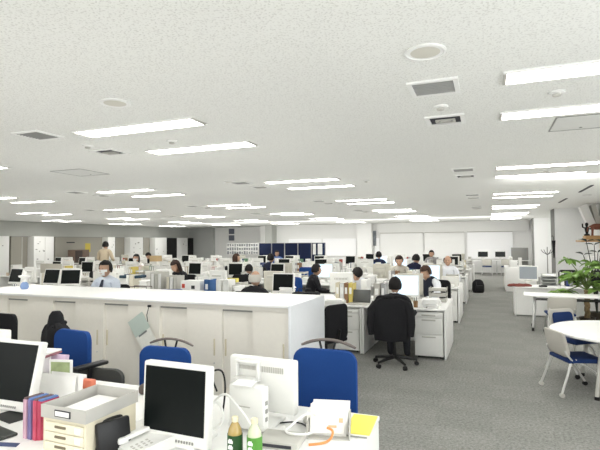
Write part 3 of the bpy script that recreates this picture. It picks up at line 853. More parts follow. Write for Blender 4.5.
# first desk row, second desk: binders between bookends and a laptop
for i, (n, dx) in enumerate((('cream', 0), ('white', .07), ('brown', .14), ('yellow', .21))):
    dict(BIND)[n].put((-2.22+dx, 7.36, .70), 0, '%s binder beside the grey laptop on the first desk row' % n, 'binders beside the laptop')
t = thing('laptop', 'open grey laptop beside the binders on the first desk row', 'laptop', (-1.86, 7.16, .70))
obj('keyboard_deck', MB().rbox((0, 0, .009), (.31, .22, .016), .004), LGREY(), t)
obj('lid', MB().rbox((0, .135, .11), (.31, .012, .2), .004, rot=(R(-12), 0, 0)), mat('laptop_grey', (.12, .125, .12), .4), t)
t = thing('document_box', 'flat white document box on the desk beside the laptop', 'box', (-2.2, 7.07, .70))
obj('tray_body', MB().rbox((0, 0, .03), (.28, .2, .06), .004), WP(), t)
obj('papers', MB().box((0, 0, .07), (.24, .18, .018)), PAPER(), t)
PAPS[2][0].put((-.80, 7.17, .70), .05, 'thick white paper pile at the aisle corner of first desk row', 'paper stacks on the desk rows')
PAPS[1][0].put((-.80, 7.50, .70), .25, 'second white paper pile behind the aisle corner pile', 'paper stacks on the desk rows')
t = thing('pen_cup', 'brown pen cup beside the working man on the first desk', 'cup', (-1.0, 7.0+.1, .70))
obj('cup', MB().lathe([(.03, 0), (.033, .09), (.03, .09), (.028, .01)], n=12), mat('brown_cup', (.30, .17, .08), .6), t)
obj('pens', MB().cone((.005, 0, .02), (.015, 0, .15), .004, .004, 6).cone((-.01, .005, .02), (-.02, .01, .14), .004, .004, 6), MARK(), t)

for x, yw, lab in ((-7.92, .45, 'white-framed dark monitor turned towards its neighbour, first row behind the counter'), (-8.44, .08, 'white-framed dark monitor tilted back, middle of the three behind the counter'), (-9.48, -.05, 'white-framed dark monitor tilted back behind the round ornament')):
    PMT.put((x, 7.40, .70), yw, lab, 'desktop monitors on the desk rows')
PM.put((-3.20, 7.36, .70), -.05, 'white-framed dark monitor beside the bald man', 'desktop monitors on the desk rows')
def vstand(label, x, y, h, cl):
    t = thing('file_stand', label, 'file stand', (x, y, .70))
    for k in range(4): obj('divider', MB().rbox((-.12+k*.08, 0, h/2), (.006, .24, h), .002), LGREY(), t)
    obj('base', MB().rbox((0, 0, .006), (.27, .25, .012), .003), LGREY(), t)
    for k in range(3): obj('file', MB().rbox((-.08+k*.08, -.005, h*.47), (.05, .22, h*.9), .003), cl[k], t)
vstand('grey file stand with white files, first row behind the counter', -5.72, 7.40, .42, (PAPER(), LGREY(), W()))
vstand('second grey file stand with cream files, first row behind the counter', -5.38, 7.40, .36, (BEIGE(), PAPER(), LGREY()))
t = thing('wire_rack', 'thin dark wire rack on the first row behind the counter', 'rack', (-5.98, 7.10, .70))
obj('rack', MB().tube([(-.2, 0, .0), (-.2, 0, .16), (.2, 0, .16), (.2, 0, 0)], .008, 6).tube([(-.2, .15, .0), (-.2, .15, .16), (.2, .15, .16), (.2, .15, 0)], .008, 6), TAUPE(), t)
obj('crumpled_papers', MB().loft([[Vector((.19*w*math.cos(a)*(1+.2*math.sin(3*a)), .09*w*math.sin(a)+.07, z)) for a in [2*PI*i/18 for i in range(18)]] for w, z in ((1, 0), (.9, .06), (.5, .12))]), mat('mottled_paper', (.6, .55, .5), .8, noise=.7, nscale=30), t)
t = thing('carton', 'white carton with red and dark stickers on the first row', 'box', (-4.93, 7.36, .70))
obj('carton_body', MB().rbox((0, 0, .14), (.40, .28, .28), .004), W(), t)
obj('red_sticker', MB().box((-.14, -.142, .19), (.06, .004, .07)), mat('red_sticker', (.6, .08, .05), .6), t)
obj('dark_sticker', MB().box((.06, -.142, .17), (.07, .004, .06)), MARK(), t)
BOXF[3][1].put((-4.60, 7.36, .70), 0, 'dark blue box file beside the stickered carton, first row', 'box files on the desk rows')
for i, x in enumerate((-4.36, -4.22)):
    BOXF[0][1].put((x, 7.36, .70), 0, ['white box file next to the dark blue box file, first row', 'white box file second from the dark blue box file, first row'][i], 'box files on the desk rows')
PAPS[3][0].put((-3.95, 7.36, .70), .1, 'tall white paper pile between box files and bald man, first row', 'paper stacks on the desk rows')
CART[0][1].put((-7.0, 7.36, .70), .1, 'white carton behind the masked man, first row', 'cartons on the desk rows')
CART[0][1].put((-7.0, 7.36, .906), -.05, 'white carton on top of another behind the masked man', 'cartons on the desk rows')
t = thing('blanket', 'dark teal folded blanket over a white box, second row', 'blanket', (-6.95, 8.0, .70))
obj('box', MB().rbox((0, 0, .12), (.5, .3, .24), .01), W(), t)
obj('folded_cloth', MB().rbox((0, 0, .27), (.62, .34, .06), .025, 3), mat('dark_teal', (.04, .07, .10), .9), t)
t = thing('desk_partition', 'beige fabric desk partition in the third desk row', 'partition', (-11.6, 10.15, 0))
obj('panel', MB().rbox((0, 0, .55), (.80, .03, 1.08), .008), mat('beige_fabric', (.55, .52, .45), .9), t)
obj('foot', MB().rbox((-.36, 0, .015), (.04, .3, .03), .006), LGREY(), t); obj('foot', MB().rbox((.36, 0, .015), (.04, .3, .03), .006), LGREY(), t)
t = thing('carton', 'low white carton under a black bag on the first row', 'box', (-2.72, 7.15, .70))
obj('carton_body', MB().rbox((0, 0, .055), (.42, .24, .11), .004), W(), t)
t = thing('flat_bag', 'flat black bag lying on a low white carton, first row', 'bag', (-2.70, 7.13, .812), .1)
obj('bag_body', MB().rbox((0, 0, .025), (.42, .2, .05), .02, 3), BLACKF(), t)
obj('bag_handle', MB().tube([(-.12, -.02, .04), (-.12, -.02, .10), (-.02, -.02, .115), (.08, -.02, .10), (.08, -.02, .04)], .007, 6), BLACK(), t)
# chairs in the rows
def draped_jacket(label, loc, rz, s=1.0, peak=False):
    t = thing('draped_jacket', label, 'jacket', loc, rz)
    rings = []
    prof = [(.40, .23, .09, 0), (.42, .235, .10, 0), (.55, .24, .105, 0), (.72, .245, .10, 0), (.84, .25, .09, 0), (.90, .245, .08, 0), (.945, .215, .065, 0), (.975, .12, .05, 0), (.985, .07, .04, 0)]
    for z, w, d, _ in prof:
        rings.append([Vector((w*math.copysign(abs(math.cos(a))**.7, math.cos(a)), -.255 + d*math.sin(a) + .012*math.sin(a*7+z*9), z*1.0 + .006*math.sin(a*5))) for a in [2*PI*i/28 for i in range(28)]])
    mb = MB().loft(rings)
    if peak: mb.loft([[Vector((.05*math.cos(a)*k, -.25+.05*math.sin(a)*k, z)) for a in [2*PI*i/14 for i in range(14)]] for k, z in ((1.6, .93), (1.35, 1.0), (1.15, 1.05), (.7, 1.085))])
    obj('jacket_body', mb, BLACKF(), t)
    for k in (-1, 1):
        obj('sleeve', MB().tube([(k*.20, -.255, .90), (k*.262, -.275, .80), (k*.275, -.285, .62), (k*.265, -.28, .47)], [.055, .06, .052, .042], 10), BLACKF(), t)
    obj('jacket_collar', MB().tube([(-.09, -.20, .95), (-.05, -.31, .985), (.05, -.31, .985), (.09, -.20, .95)], [.014, .02, .02, .014], 8), BLACKF(), t)
    t.scale = (s, s, s)
    return t
PCK.put((-1.20, 6.49, 0), .03, 'black office chair of the working man, black coat over it')
draped_jacket('black coat draped over the working chair at the first desk', (-1.20, 6.47, 0), .03, .95)
PCK.put((-3.27, 6.40, 0), 0, 'black office chair under the bald man')
PCB.put((-3.55, 9.24, 0), -.6, 'blue office chair under the man leaning to his monitor')
PCK.put((-2.0, 6.0, 0), 1.1, 'black office chair beside the white counter end panel').scale = (.92, .92, .9)
single('shoulder_bag', MB().loft([[Vector((.15*w*math.cos(a), .09*w*math.sin(a), z)) for a in [2*PI*i/18 for i in range(18)]] for w, z in ((.8, 0), (1, .06), (.98, .2), (.7, .3), (.35, .33))]), BLACKF(), 'black bag sitting on the chair by the counter end', 'bag', (-1.96, 6.03, .425), .3)
seats = {(1, 0): 'white', (1, 1): '', (1, 4): '', (1, 6): ''}
i = 0
for (x, y, rz, what, pr) in ((-5.92, 6.38, PI+.1, 'black office chair behind the masked man in tie', PCK), (-6.28, 8.92, PI, 'black office chair of the woman looking down', PCK), (-2.36, 8.92, PI, 'black office chair of the man bowing his head', PCK),
        (-.93, 8.92, PI-.4, 'black office chair beside the aisle, second desk row', PCK), (-5.12, 9.66, 0, 'black office chair in third row behind the bald man', PCK), (-.92, 12.18, PI, 'black office chair of the balding man by the aisle', PCK),
        (-2.07, 12.18, PI, 'black office chair of the brown-haired person, fourth row', PCK), (-6.05, 12.66, -.3, 'black office chair of the man in navy suit', PCK), (-7.25, 12.9, -1.1, 'black office chair of the brown-haired woman', PCK),
        (-1.9, 12.85, -.4, 'blue office chair of the bending navy-clad person', PCB), (-3.5, 16.1, 0, 'blue office chair of the navy-topped person, seventh row', PCB), (-8.3, 18.65, PI, 'black office chair of the blue-shirted person', PCK),
        (-10.25, 12.25, PI, 'black office chair of the masked woman', PCK), (-12.3, 15.45, PI, 'black office chair beside the masked woman, sixth row', PCK), (-2.0, 18.7, PI, 'black office chair in the eighth row near the aisle', PCK),
        (-4.6, 6.35, .3, 'empty blue office chair pushed in at the first desk row', PCB), (-7.2, 9.6, .2, 'empty blue office chair in the third desk row', PCB), (-9.3, 9.7, 0, 'empty black office chair in the third desk row', PCK), (-4.8, 12.9, 0, 'empty blue office chair in the fifth desk row', PCB)):
    pr.put((x, y, 0), rz, what)
# extra tall shapes seen over the counter
CART[1][1].put((-11.0, 14.0, 1.01), .1, 'orange-tan carton standing high on a carton in fifth desk row')
CART[0][1].put((-11.0, 14.0, .80+.003), .0, 'white carton under the orange-tan carton in fifth desk row')
PAPS[0][0].put((-11.0, 14.0, .70), .0, 'paper pile under the white carton in fifth desk row')
t = thing('document_box', 'yellow folder case standing behind the dark blue box file', 'box', (-4.55, 8.02, .70))
obj('case', MB().rbox((0, 0, .14), (.26, .10, .28), .004), mat('yellow_case', (.62, .54, .12), .6), t)
obj('case_label', MB().box((0, -.052, .19), (.14, .004, .08)), PAPER(), t)
# backpack by the aisle
t = thing('backpack', 'black backpack on the carpet beside the far desk rows', 'bag', (-.34, 16.45, 0), .3)
obj('sack', MB().loft([[Vector((.19*w*math.cos(a), .13*w*math.sin(a), z)) for a in [2*PI*i/18 for i in range(18)]] for w, z in ((.85, 0), (1, .08), (.98, .25), (.8, .36), (.4, .42))]), BLACKF(), t)
obj('strap', MB().tube([(-.08, -.10, .36), (-.10, -.17, .22), (-.09, -.12, .05)], .014, 6), BLACK(), t)
obj('front_pocket', MB().rbox((0, -.12, .15), (.24, .06, .18), .025), BLACK(), t)

# ------------------------------------------------------------------ wall table at the far end
t = thing('long_table', 'long white table under the far bright blind', 'table', (.35, 25.75, 0))
obj('table_top', MB().rbox((0, 0, .69), (3.0, .7, .03), .006), W(), t)
for sx in (-1.4, 0, 1.4):
    obj('leg', MB().cone((sx, -.3, 0), (sx, -.3, .68), .02, .02).cone((sx, .3, 0), (sx, .3, .68), .02, .02).box((sx, 0, .05), (.04, .6, .03)), CHROME(), t)
for i, x in enumerate((-.28, .52)): PMW.put((x, 25.7, .705), 0, ['dark-screened monitor on the far table nearer the desk rows', 'dark-screened monitor on the far table nearer the grey board'][i], 'monitors on the far table')
def make_mchair(seat_m, name='x'):
    """stacking meeting chair, faces +y"""
    t = thing('meeting_chair', 'x', 'chair')
    lg = mat('pale_grey_back', (.53, .51, .46), .5)
    fr = mat('silver_frame', (.62, .62, .60), .35, metal=.4)
    obj('seat', MB().rbox((0, .03, .42), (.44, .42, .05), .022, 3), seat_m, t)
    k = .0
    mb = MB().rounded_panel((0, 0, 0), .45, .31, .03, .06, curve=-.03)
    mb.xf(Matrix.Translation((0, -.225, .615)) @ Matrix.Rotation(R(12), 4, 'X'))
    obj('backrest', mb, lg, t)
    mbp = MB().rounded_panel((0, 0, 0), .36, .2, .02, .05, curve=-.026)
    mbp.xf(Matrix.Translation((0, -.203, .63)) @ Matrix.Rotation(R(12), 4, 'X'))
    obj('back_pad', mbp, seat_m, t)
    for sx in (-1, 1):
        obj('leg', MB().tube([(sx*.20, -.14, .44), (sx*.215, -.20, .25), (sx*.23, -.27, .05)], .013, 8), fr, t)
        obj('leg', MB().tube([(sx*.20, -.10, .44), (sx*.215, .10, .30), (sx*.22, .24, .05)], .013, 8), fr, t)
        for yy, mm in ((-.27, LGREY()), (.24, BLACK())):
            xx = sx*(.23 if yy < 0 else .22)
            obj('caster', MB().cone((xx-.014, yy, .027), (xx+.014, yy, .027), .027, .027, 12), mm, t)
    mb = MB()
    for sx in (-1, 1): mb.tube([(sx*.20, .16, .405), (sx*.205, -.12, .405), (sx*.21, -.19, .50), (sx*.19, -.205, .55)], .012, 8)
    obj('seat_frame', mb, fr, t)
    return Proto(t)
PMC = make_mchair(mat('navy_seat', (.012, .035, .13), .8)); 
PMC.put((.0-.1, 24.95, 0), 0, 'grey-backed meeting chair at the far table, nearer the desk rows')
PMC.put((.75, 24.95, 0), 0, 'grey-backed meeting chair at the far table, nearer the grey board')

# ------------------------------------------------------------------ side desks on the aisle
t = thing('reception_desk', 'white side desk facing the aisle with closed end panel', 'desk', (1.5, 11.95, 0))
obj('desktop', MB().rbox((0, 0, .625), (2.0, .75, .03), .006), W(), t)
obj('end_panel', MB().rbox((-.98, 0, .305), (.03, .70, .608), .004), W(), t)
obj('front_panel', MB().b2((-.96, -.34, .03), (.98, -.32, .608)), W(), t)
obj('end_panel', MB().rbox((.98, 0, .305), (.03, .70, .608), .004), W(), t)
PM.put((.82, 12.05, .64), -.1, 'white monitor with pale grey screen on the side desk', 'x')
m_side = [o for o in bpy.data.objects if o.get('label') == 'white monitor with pale grey screen on the side desk'][0]
m_side['group'] = 'monitors on the side desk'
for o in list(bpy.data.objects):
    if o.parent == m_side and o.name.startswith('screen'):
        o.data = o.data.copy(); o.data.materials[0] = mat('grey_screen', (.28, .31, .34), .3)
mb = MB(); rr = random.Random(5)
mb.loft([[Vector((.24*w*math.cos(a)*(1+.12*math.sin(3*a)), .10*w*math.sin(a), z+.006*math.sin(5*a))) for a in [2*PI*i/22 for i in range(22)]] for w, z in ((1, 0), (1, .025), (.8, .05), (.45, .06))])
single('folded_cloth', mb, mat('maroon_cloth', (.17, .05, .04), .9), 'reddish brown folded cloth at the edge of the side desk', 'cloth', (.62, 11.70, .64), .1)
single('handheld_phone', MB().rbox((0, 0, .02), (.16, .07, .04), .01), BLACK(), 'small black handset lying on the side desk', 'phone', (1.08, 11.68, .64), .1)
t = thing('letter_tray', 'grey stacked letter tray on the side desk beside the monitor', 'tray', (1.24, 12.12, .64))
for k in range(4):
    z = .002+k*.07
    mb = MB(); mb.b2((-.15, -.16, z), (.15, .16, z+.006)); mb.b2((-.15, -.16, z), (-.145, .16, z+.05)); mb.b2((.145, -.16, z), (.15, .16, z+.05)); mb.b2((-.15, .155, z), (.15, .16, z+.05))
    obj('tray_shelf', mb, mat('pale_tray', (.66, .67, .66), .5), t)
obj('posts', MB().b2((-.147, .1, .04), (-.137, .11, .22)).b2((.137, .1, .04), (.147, .11, .22)), LGREY(), t)
obj('top_papers', MB().box((0, 0, .235), (.24, .3, .03)), PAPER(), t)
for i, (n, x) in enumerate((('white', 1.5), ('navy', 1.6), ('grey', 1.67))):
    dict(BIND)[n].put((x, 12.1, .64), 0, '%s binder on the side desk behind the plant' % n, 'binders on the side desk')
PCK.put((1.75, 12.75, 0), PI, 'black office chair behind the side desk with binders')
t = thing('low_cabinet', 'white low cabinet beyond the side desk along the aisle', 'cabinet', (.95, 17.9, 0))
obj('carcass', MB().rbox((0, 0, .39), (.9, 1.6, .78), .006), W(), t)
for k in (-.4, .4):
    d = obj('door', MB().rbox((-.455, k, .39), (.015, .76, .72), .004), WP(), t)
    obj('handle', MB().rbox((-.466, k*.2, .5), (.01, .02, .1), .003), LGREY(), d)
PAPS[3][0].put((.75, 17.4, .78), .1, 'white paper pile on the low cabinet by the aisle', 'x')
BOXF[0][1].put((.95, 17.4, .78), 0, 'white box file on the low cabinet by the aisle', 'box files on the low cabinet')
PTW.put((.7, 18.2, .78), 0, 'white computer case on the low cabinet by the aisle', 'x')
t = thing('coat_rack', 'thin dark coat rack with a black umbrella by the near pier', 'coat rack', (1.72, 17.0, 0))
obj('pole', MB().cone((0, 0, .02), (0, 0, 1.45), .016, .014), GREYP(), t)
obj('base', MB().lathe([(.2, 0), (.2, .015), (.03, .03)], n=20), GREYP(), t)
for a in range(4):
    q = a*PI/2+.4
    obj('hook', MB().tube([(0, 0, 1.2), (.14*math.cos(q), .14*math.sin(q), 1.28), (.2*math.cos(q), .2*math.sin(q), 1.36)], .009, 6), BLACK(), t)
t = thing('umbrella', 'black folded umbrella hanging from the coat rack', 'umbrella', (1.90, 16.95, 1.1))
obj('canopy', MB().cone((0, 0, 0), (0, 0, .55), .015, .055, 12), BLACKF(), t)
obj('handle', MB().tube([(0, 0, .55), (0, 0, .66), (-.03, 0, .70), (-.06, 0, .67)], .01, 6), BLACK(), t)

# training table
def make_ttable():
    t = thing('folding_table', 'x', 'table')
    obj('table_top', MB().rbox((0, 0, .64), (1.8, .6, .025), .006), W(), t)
    ld = mat('dark_leg_metal', (.16, .16, .155), .4, metal=.5)
    for sx in (-1, 1):
        l = obj('leg', MB().tube([(sx*.72, 0, .62), (sx*.72, -.06, .40), (sx*.76, -.26, .06)], [.03, .026, .02], 8).tube([(sx*.72, .02, .60), (sx*.72, .1, .35), (sx*.76, .27, .06)], [.028, .024, .02], 8), CHROME(), t)
        for yy in (-.26, .27): obj('caster', MB().cone((sx*.76-.02, yy, .03), (sx*.76+.02, yy, .03), .03, .03, 12), BLACK(), l)
    obj('shelf', MB().b2((-.7, -.05, .54), (.7, .25, .555)), BLACK(), t)
    return Proto(t)
PTT = make_ttable()
PTT.put((1.50, 10.0, 0), -.06, 'white folding table with casters in front of the side desk')
PMC.put((1.14, 9.55, 0), .05, 'grey-backed chair with blue seat at the folding table').scale = (1, 1, .88)
PMC.put((1.98, 9.48, 0), -.1, 'second grey-backed chair at the folding table, beside the plant trunk').scale = (1, 1, .88)
PMC.put((1.32, 10.72, 0), PI, 'blue-seated chair on the far side of the folding table').scale = (.9, .9, .84)
# round table
t = thing('round_table', 'white round table on grey legs beside the aisle', 'table', (1.40, 6.27, 0))
obj('table_top', MB().lathe([(.75, .615), (.76, .625), (.76, .64), (.75, .645), (.001, .645)], n=56), W(), t)
obj('support_ring', MB().lathe([(.48, .57), (.5, .57), (.5, .612), (.48, .612)], n=32), LGREY(), t)
for a in (-2.25, -.9, .5, 2.2):
    l = obj('leg', MB().tube([(.5*math.cos(a), .5*math.sin(a), .6), (.62*math.cos(a), .62*math.sin(a), .03)], .021, 10), LGREY(), t)
    obj('foot_cap', MB().cone((.62*math.cos(a), .62*math.sin(a), 0), (.62*math.cos(a), .62*math.sin(a), .035), .026, .024), BLACK(), l)
PMC.put((.85, 6.05, 0), R(-69), 'pale grey chair with blue seat pushed up to the round table').scale = (.96, .96, .87)
PMC.put((.97, 6.86, 0), R(-141), 'blue-padded chair facing us on the far side of round table').scale = (.9, .9, 1.0)

# potted plant
t = thing('potted_plant', 'tall leafy green plant with woven trunk between the tables', 'plant', (1.74, 10.66, 0))
obj('pot', MB().lathe([(.09, 0), (.12, .02), (.14, .16), (.15, .17), (.13, .17), (.12, .14), (.001, .14)], n=20), mat('dark_pot', (.06, .05, .035), .5), t)
mb = MB()
for s_ in range(3):
    mb.tube([(.03*math.cos(i*.9+s_*2.1), .03*math.sin(i*.9+s_*2.1), .14+i*.055) for i in range(11)], .026, 8)
obj('trunk', mb, mat('braided_trunk', (.27, .2, .11), .8, noise=.5, nscale=30), t)
mb = MB(); rr = random.Random(4)
st = MB()
def leaf(mb, p, d, L, w, roll):
    d = Vector(d).normalized(); up = Vector((0, 0, 1)); s_ = d.cross(up).normalized(); n = s_.cross(d)
    s_ = (s_*math.cos(roll) + n*math.sin(roll)); n = s_.cross(d)
    P = lambda a, b, c: Vector(p) + d*a*L + s_*b*w + n*c
    vs = [P(0, 0, 0), P(.3, -.42, .01), P(.3, 0, -.004), P(.3, .42, .01), P(.65, -.5, -.01), P(.65, 0, -.03*L/.2), P(.65, .5, -.01), P(1, 0, -.07*L/.2)]
    mb.add(vs, [(0, 2, 1), (0, 3, 2), (1, 2, 5, 4), (2, 3, 6, 5), (4, 5, 7), (5, 6, 7)])
tips = []
for k in range(17):
    a = rr.uniform(0, 2*PI); ex = rr.uniform(.12, .56); h = rr.uniform(.85, 1.5) - ex*.75
    tip = Vector((ex*math.cos(a) - .10, ex*math.sin(a)*.7, h))
    st.tube([(0, 0, .70), (tip.x*.35, tip.y*.35, .55+h*.35), tuple(tip)], [.012, .009, .006], 6)
    nl = 9
    for q in range(nl):
        b = 2*PI*q/nl + rr.uniform(-.2, .2)
        leaf(mb, tip, (math.cos(b), math.sin(b), rr.uniform(-.25, .45)), rr.uniform(.17, .27), rr.uniform(.08, .115), rr.uniform(-.5, .5))
lm = mat('leaf_green', (.19, .33, .07), .45, noise=.5, nscale=6)
obj('stem', st, mat('green_stem', (.14, .2, .06), .6), t)
obj('foliage', mb, lm, t)
t = thing('tall_plant', 'dark slender leaves rising behind the leafy green plant', 'plant', (1.98, 11.1, 0))
obj('pot', MB().lathe([(.1, 0), (.13, .02), (.14, .22), (.12, .22), (.11, .19), (.001, .19)], n=18), mat('dark_pot', (.06, .05, .035), .5), t)
st = MB(); mb = MB()
for k, (dx, dz) in enumerate(((-.16, 1.62), (-.02, 1.55), (.12, 1.6), (.05, 1.4), (-.2, 1.35))):
    st.tube([(0, 0, .19), (dx*.3, 0, dz*.6), (dx, .03*k-.06, dz)], [.014, .011, .007], 6)
    for q in range(3): leaf(mb, (dx, .03*k-.06, dz), (math.cos(q*2.2+k), .5*math.sin(q*2.2+k), .5), .17, .07, .3)
obj('stem', st, mat('dark_stem', (.03, .035, .03), .6), t)
obj('foliage', mb, mat('dark_leaf', (.02, .03, .025), .5), t)
# standing screens / dark chair behind plant
PCK.put((2.45, 12.7, 0), PI+.3, 'black office chair behind the tall plants')
single('tall_locker', MB().rbox((0, 0, .62), (.5, .5, 1.24), .008), W(), 'white chest-high locker against the bright side wall', 'locker', (2.6, 13.9, 0))

# wooden wall shelf with figurines
t = thing('wall_shelf', 'light wooden shelf fixed high on the bright side wall', 'shelf', (2.6, 15.1, 1.63))
wd = mat('light_wood', (.50, .31, .14), .5, noise=.25, nscale=9)
obj('shelf_board', MB().rbox((0, 0, 0), (.6, .9, .05), .006), wd, t)
obj('raised_step', MB().rbox((.07, .1, .09), (.42, .5, .11), .006), wd, t)
obj('bracket', MB().b2((.26, -.3, -.2), (.3, -.26, -.025)).b2((.26, .26, -.2), (.3, .3, -.025)), wd, t)
t = thing('statuette', 'small black statuette standing on the wooden wall shelf', 'statuette', (2.5, 15.05, 1.775))
obj('figure', MB().lathe([(.07, 0), (.075, .03), (.03, .06), (.05, .14), (.055, .2), (.025, .25), (.045, .3), (.03, .35), (.002, .36)], n=16).tube([(-.03, 0, .2), (-.10, 0, .24), (-.10, 0, .33)], .02, 8).tube([(.03, 0, .2), (.09, 0, .18), (.12, 0, .26)], .02, 8), BLACK(), t)
t = thing('statuette', 'reddish brown carved animal statuette on the wooden wall shelf', 'statuette', (2.72, 14.95, 1.775))
wr = mat('red_wood', (.22, .08, .05), .5)
mb = MB().ell((0, 0, .24), (.16, .07, .085)).tube([(.11, 0, .27), (.17, 0, .38), (.16, 0, .46)], [.05, .04, .035], 10).ell((.20, 0, .48), (.07, .035, .035)).tube([(-.15, 0, .26), (-.22, 0, .2), (-.23, 0, .1)], [.018, .014, .008], 8)
for a in (-.10, .10):
    for b in (-.04, .04): mb.tube([(a, b, .22), (a*1.05, b, .1), (a*1.1, b, 0)], [.032, .02, .022], 8)
obj('figure', mb, wr, t)
t = thing('wall_duct', 'white slanting duct panels above the wooden wall shelf', 'duct', (2.72, 15.5, 2.0))
obj('duct_panel', MB().box((-.12, 0, .3), (.2, .3, .7), (0, R(-20), 0)), W(), t)
obj('duct_panel', MB().box((.08, 0, .3), (.12, .3, .7), (0, R(-14), 0)), LGREY(), t)

# ------------------------------------------------------------------ foreground desks
for i in range(3):
    X = -1.17 - 1.2*i
    PDK.put((X, 2.63, 0), PI, 'white front desk with blue chairs, %s from the aisle' % ORD[i], 'white desks in the front pair of rows')
    PDK.put((X, 1.22, 0), 0, 'white front desk on the camera side, %s from the aisle' % ORD[i], 'white desks in the front pair of rows')
PCBH.put((-1.035, 2.88, 0), PI+.02, 'blue chair with coat hanger bar at the front desk by the aisle').scale = (1.02, 1, .98)
PCBH.put((-2.26, 2.80, 0), PI+.05, 'blue chair with coat hanger bar behind the centre front monitor').scale = (1, 1, .92)
PCBA.put((-3.19, 2.78, 0), PI-.14, 'blue chair with armrests and black jacket behind the front desks')
draped_jacket('black jacket hung over the blue chair with armrests', (-3.64, 2.93, 0), PI-.45, .98, peak=True)
PCG.put((-2.78, 2.66, 0), PI+.15, 'dark grey low-backed chair between the blue chairs').scale = (1.15, 1, .74)
PCK.put((-4.62, 3.25, 0), PI, 'black office chair beyond the white front monitor back')
DZ = .70
# custom front monitors
def big_monitor(label, loc, rz, w, h, tilt, back_view=False):
    t = thing('monitor', label, 'monitor', loc, rz)
    zc = .012 + h/2 + (.035 if back_view else 0)
    M = Matrix.Translation((0, 0, zc)) @ Matrix.Rotation(R(-tilt), 4, 'X')
    mb = MB().rbox((0, .025, 0), (w, .05, h), .01, 3)
    if not back_view: mb.rbox((0, .06, .0), (w*.7, .04, h*.7), .015, 2)
    hs = obj('housing', mb.xf(M), WP(), t)
    obj('screen', MB().box((0, -.002, .018), (w-.036, .004, h-.075)).xf(M), SCREEN(), t)
    bt = MB()
    for k in range(12): bt.rbox((-.055+k*.015, -.002, -h/2+.022), (.009, .004, .012), .001, 1)
    obj('button', bt.xf(M), GREYP(), hs)
    obj('badge', MB().box((-.03, -.002, -h/2+.009), (.03, .003, .004)).xf(M), LGREY(), hs)
    vb = MB()
    for k in range(14):
        yy = .051 if back_view else .082
        vb.box((-.13+k*.011, yy, h*.30), (.006, .004, .03)); vb.box((.03+k*.008, yy, h*.30), (.004, .004, .02))
    obj('vent_slots', vb.xf(M), LGREY() if back_view else GREYP(), hs)
    if back_view:
        br = MB()
        for zz in (.03, .12): br.rbox((.075, .066, zz), (.15, .03, .016), .004)
        for xx in (.008, .142): br.rbox((xx, .066, .075), (.016, .03, .10), .004)
        br.rbox((.075, .09, .035), (.12, .06, .012), .004)
        obj('mount_bracket', br.xf(M), WP(), t)
    obj('stand', MB().rbox((0, .10, zc/2+.02), (.09, .03, zc), .01), WP(), t)
    obj('stand_base', MB().rbox((0, .09, .01), (.24, .20, .02), .008), WP(), t)
    return t
big_monitor('white-framed monitor with dark screen, front centre beside the bottles', (-1.385, 1.90, DZ), -.03, .375, .37, 3)
big_monitor('white-framed dark monitor at the edge of the front desk by red files', (-2.59, 1.98, DZ), .02, .42, .385, 13)
big_monitor('white monitor turned away with bracket on its back, front desk', (-1.15, 2.40, DZ), PI-.06, .40, .28, 0, True)
big_monitor('white monitor turned away behind the front edge monitor', (-3.32, 2.42, DZ), PI, .38, .34, 0, False)
# white computer case behind
t = thing('desktop_computer', 'upright white computer case standing behind the monitor bracket', 'computer', (-1.15, 2.20, DZ), -.08)
obj('case', MB().rbox((0, 0, .12), (.205, .055, .215), .008, 3), WP(), t)
obj('case_slot', MB().box((-.015, -.029, .125), (.08, .003, .005)), LGREY(), t)
obj('case_foot', MB().box((-.07, 0, .006), (.03, .09, .012)).box((.07, 0, .006), (.03, .09, .012)), LGREY(), t)
obj('port', MB().box((.104, 0, .15), (.003, .02, .02)).box((.104, 0, .11), (.003, .02, .02)).box((.104, 0, .07), (.003, .02, .02)), GREYP(), t)
single('paper_slip', MB().box((0, 0, 0), (.11, .07, .004), (R(8), 0, 0)), PAPER(), 'white paper slip lying over the upright computer case', 'paper', (-1.17, 2.19, .937))
# bottles
def bottle(label, x, y, liquid, lab_c):
    t = thing('tea_bottle', label, 'bottle', (x, y, DZ), .4)
    obj('bottle_body', MB().lathe([(.029, 0), (.033, .006), (.033, .075), (.031, .08), (.031, .125), (.028, .14), (.016, .165), (.013, .172), (.013, .18)], n=24), mat('tea_'+label[:6], liquid, .15, spec=.6), t)
    obj('wrap_label', MB().lathe([(.0338, .02), (.0338, .12), (.0325, .12), (.0325, .02)], n=24), mat('wrap_'+label[:6], lab_c, .45, noise=.5, nscale=25), t)
    mk = MB()
    for k in range(5):
        a = -PI/2 - .75 + k*.12
        for q in range(3): mk.box((.0342*math.cos(a), .0342*math.sin(a), .045+q*.025+(k % 2)*.006), (.006, .006, .012), (0, 0, a))
    obj('label_print', mk, PAPER(), t)
    obj('cap', MB().lathe([(.0145, .172), (.0155, .174), (.0155, .19), (.013, .193), (.001, .193)], n=20), mat('cap_cream', (.75, .70, .5), .5), t)
bottle('golden tea bottle with dark green wrap beside the centre monitor', -1.045, 1.87, (.42, .30, .10), (.02, .075, .02))
bottle('pale tea bottle with bright green wrap, nearer the paper stack', -.955, 1.88, (.62, .68, .48), (.10, .30, .05))
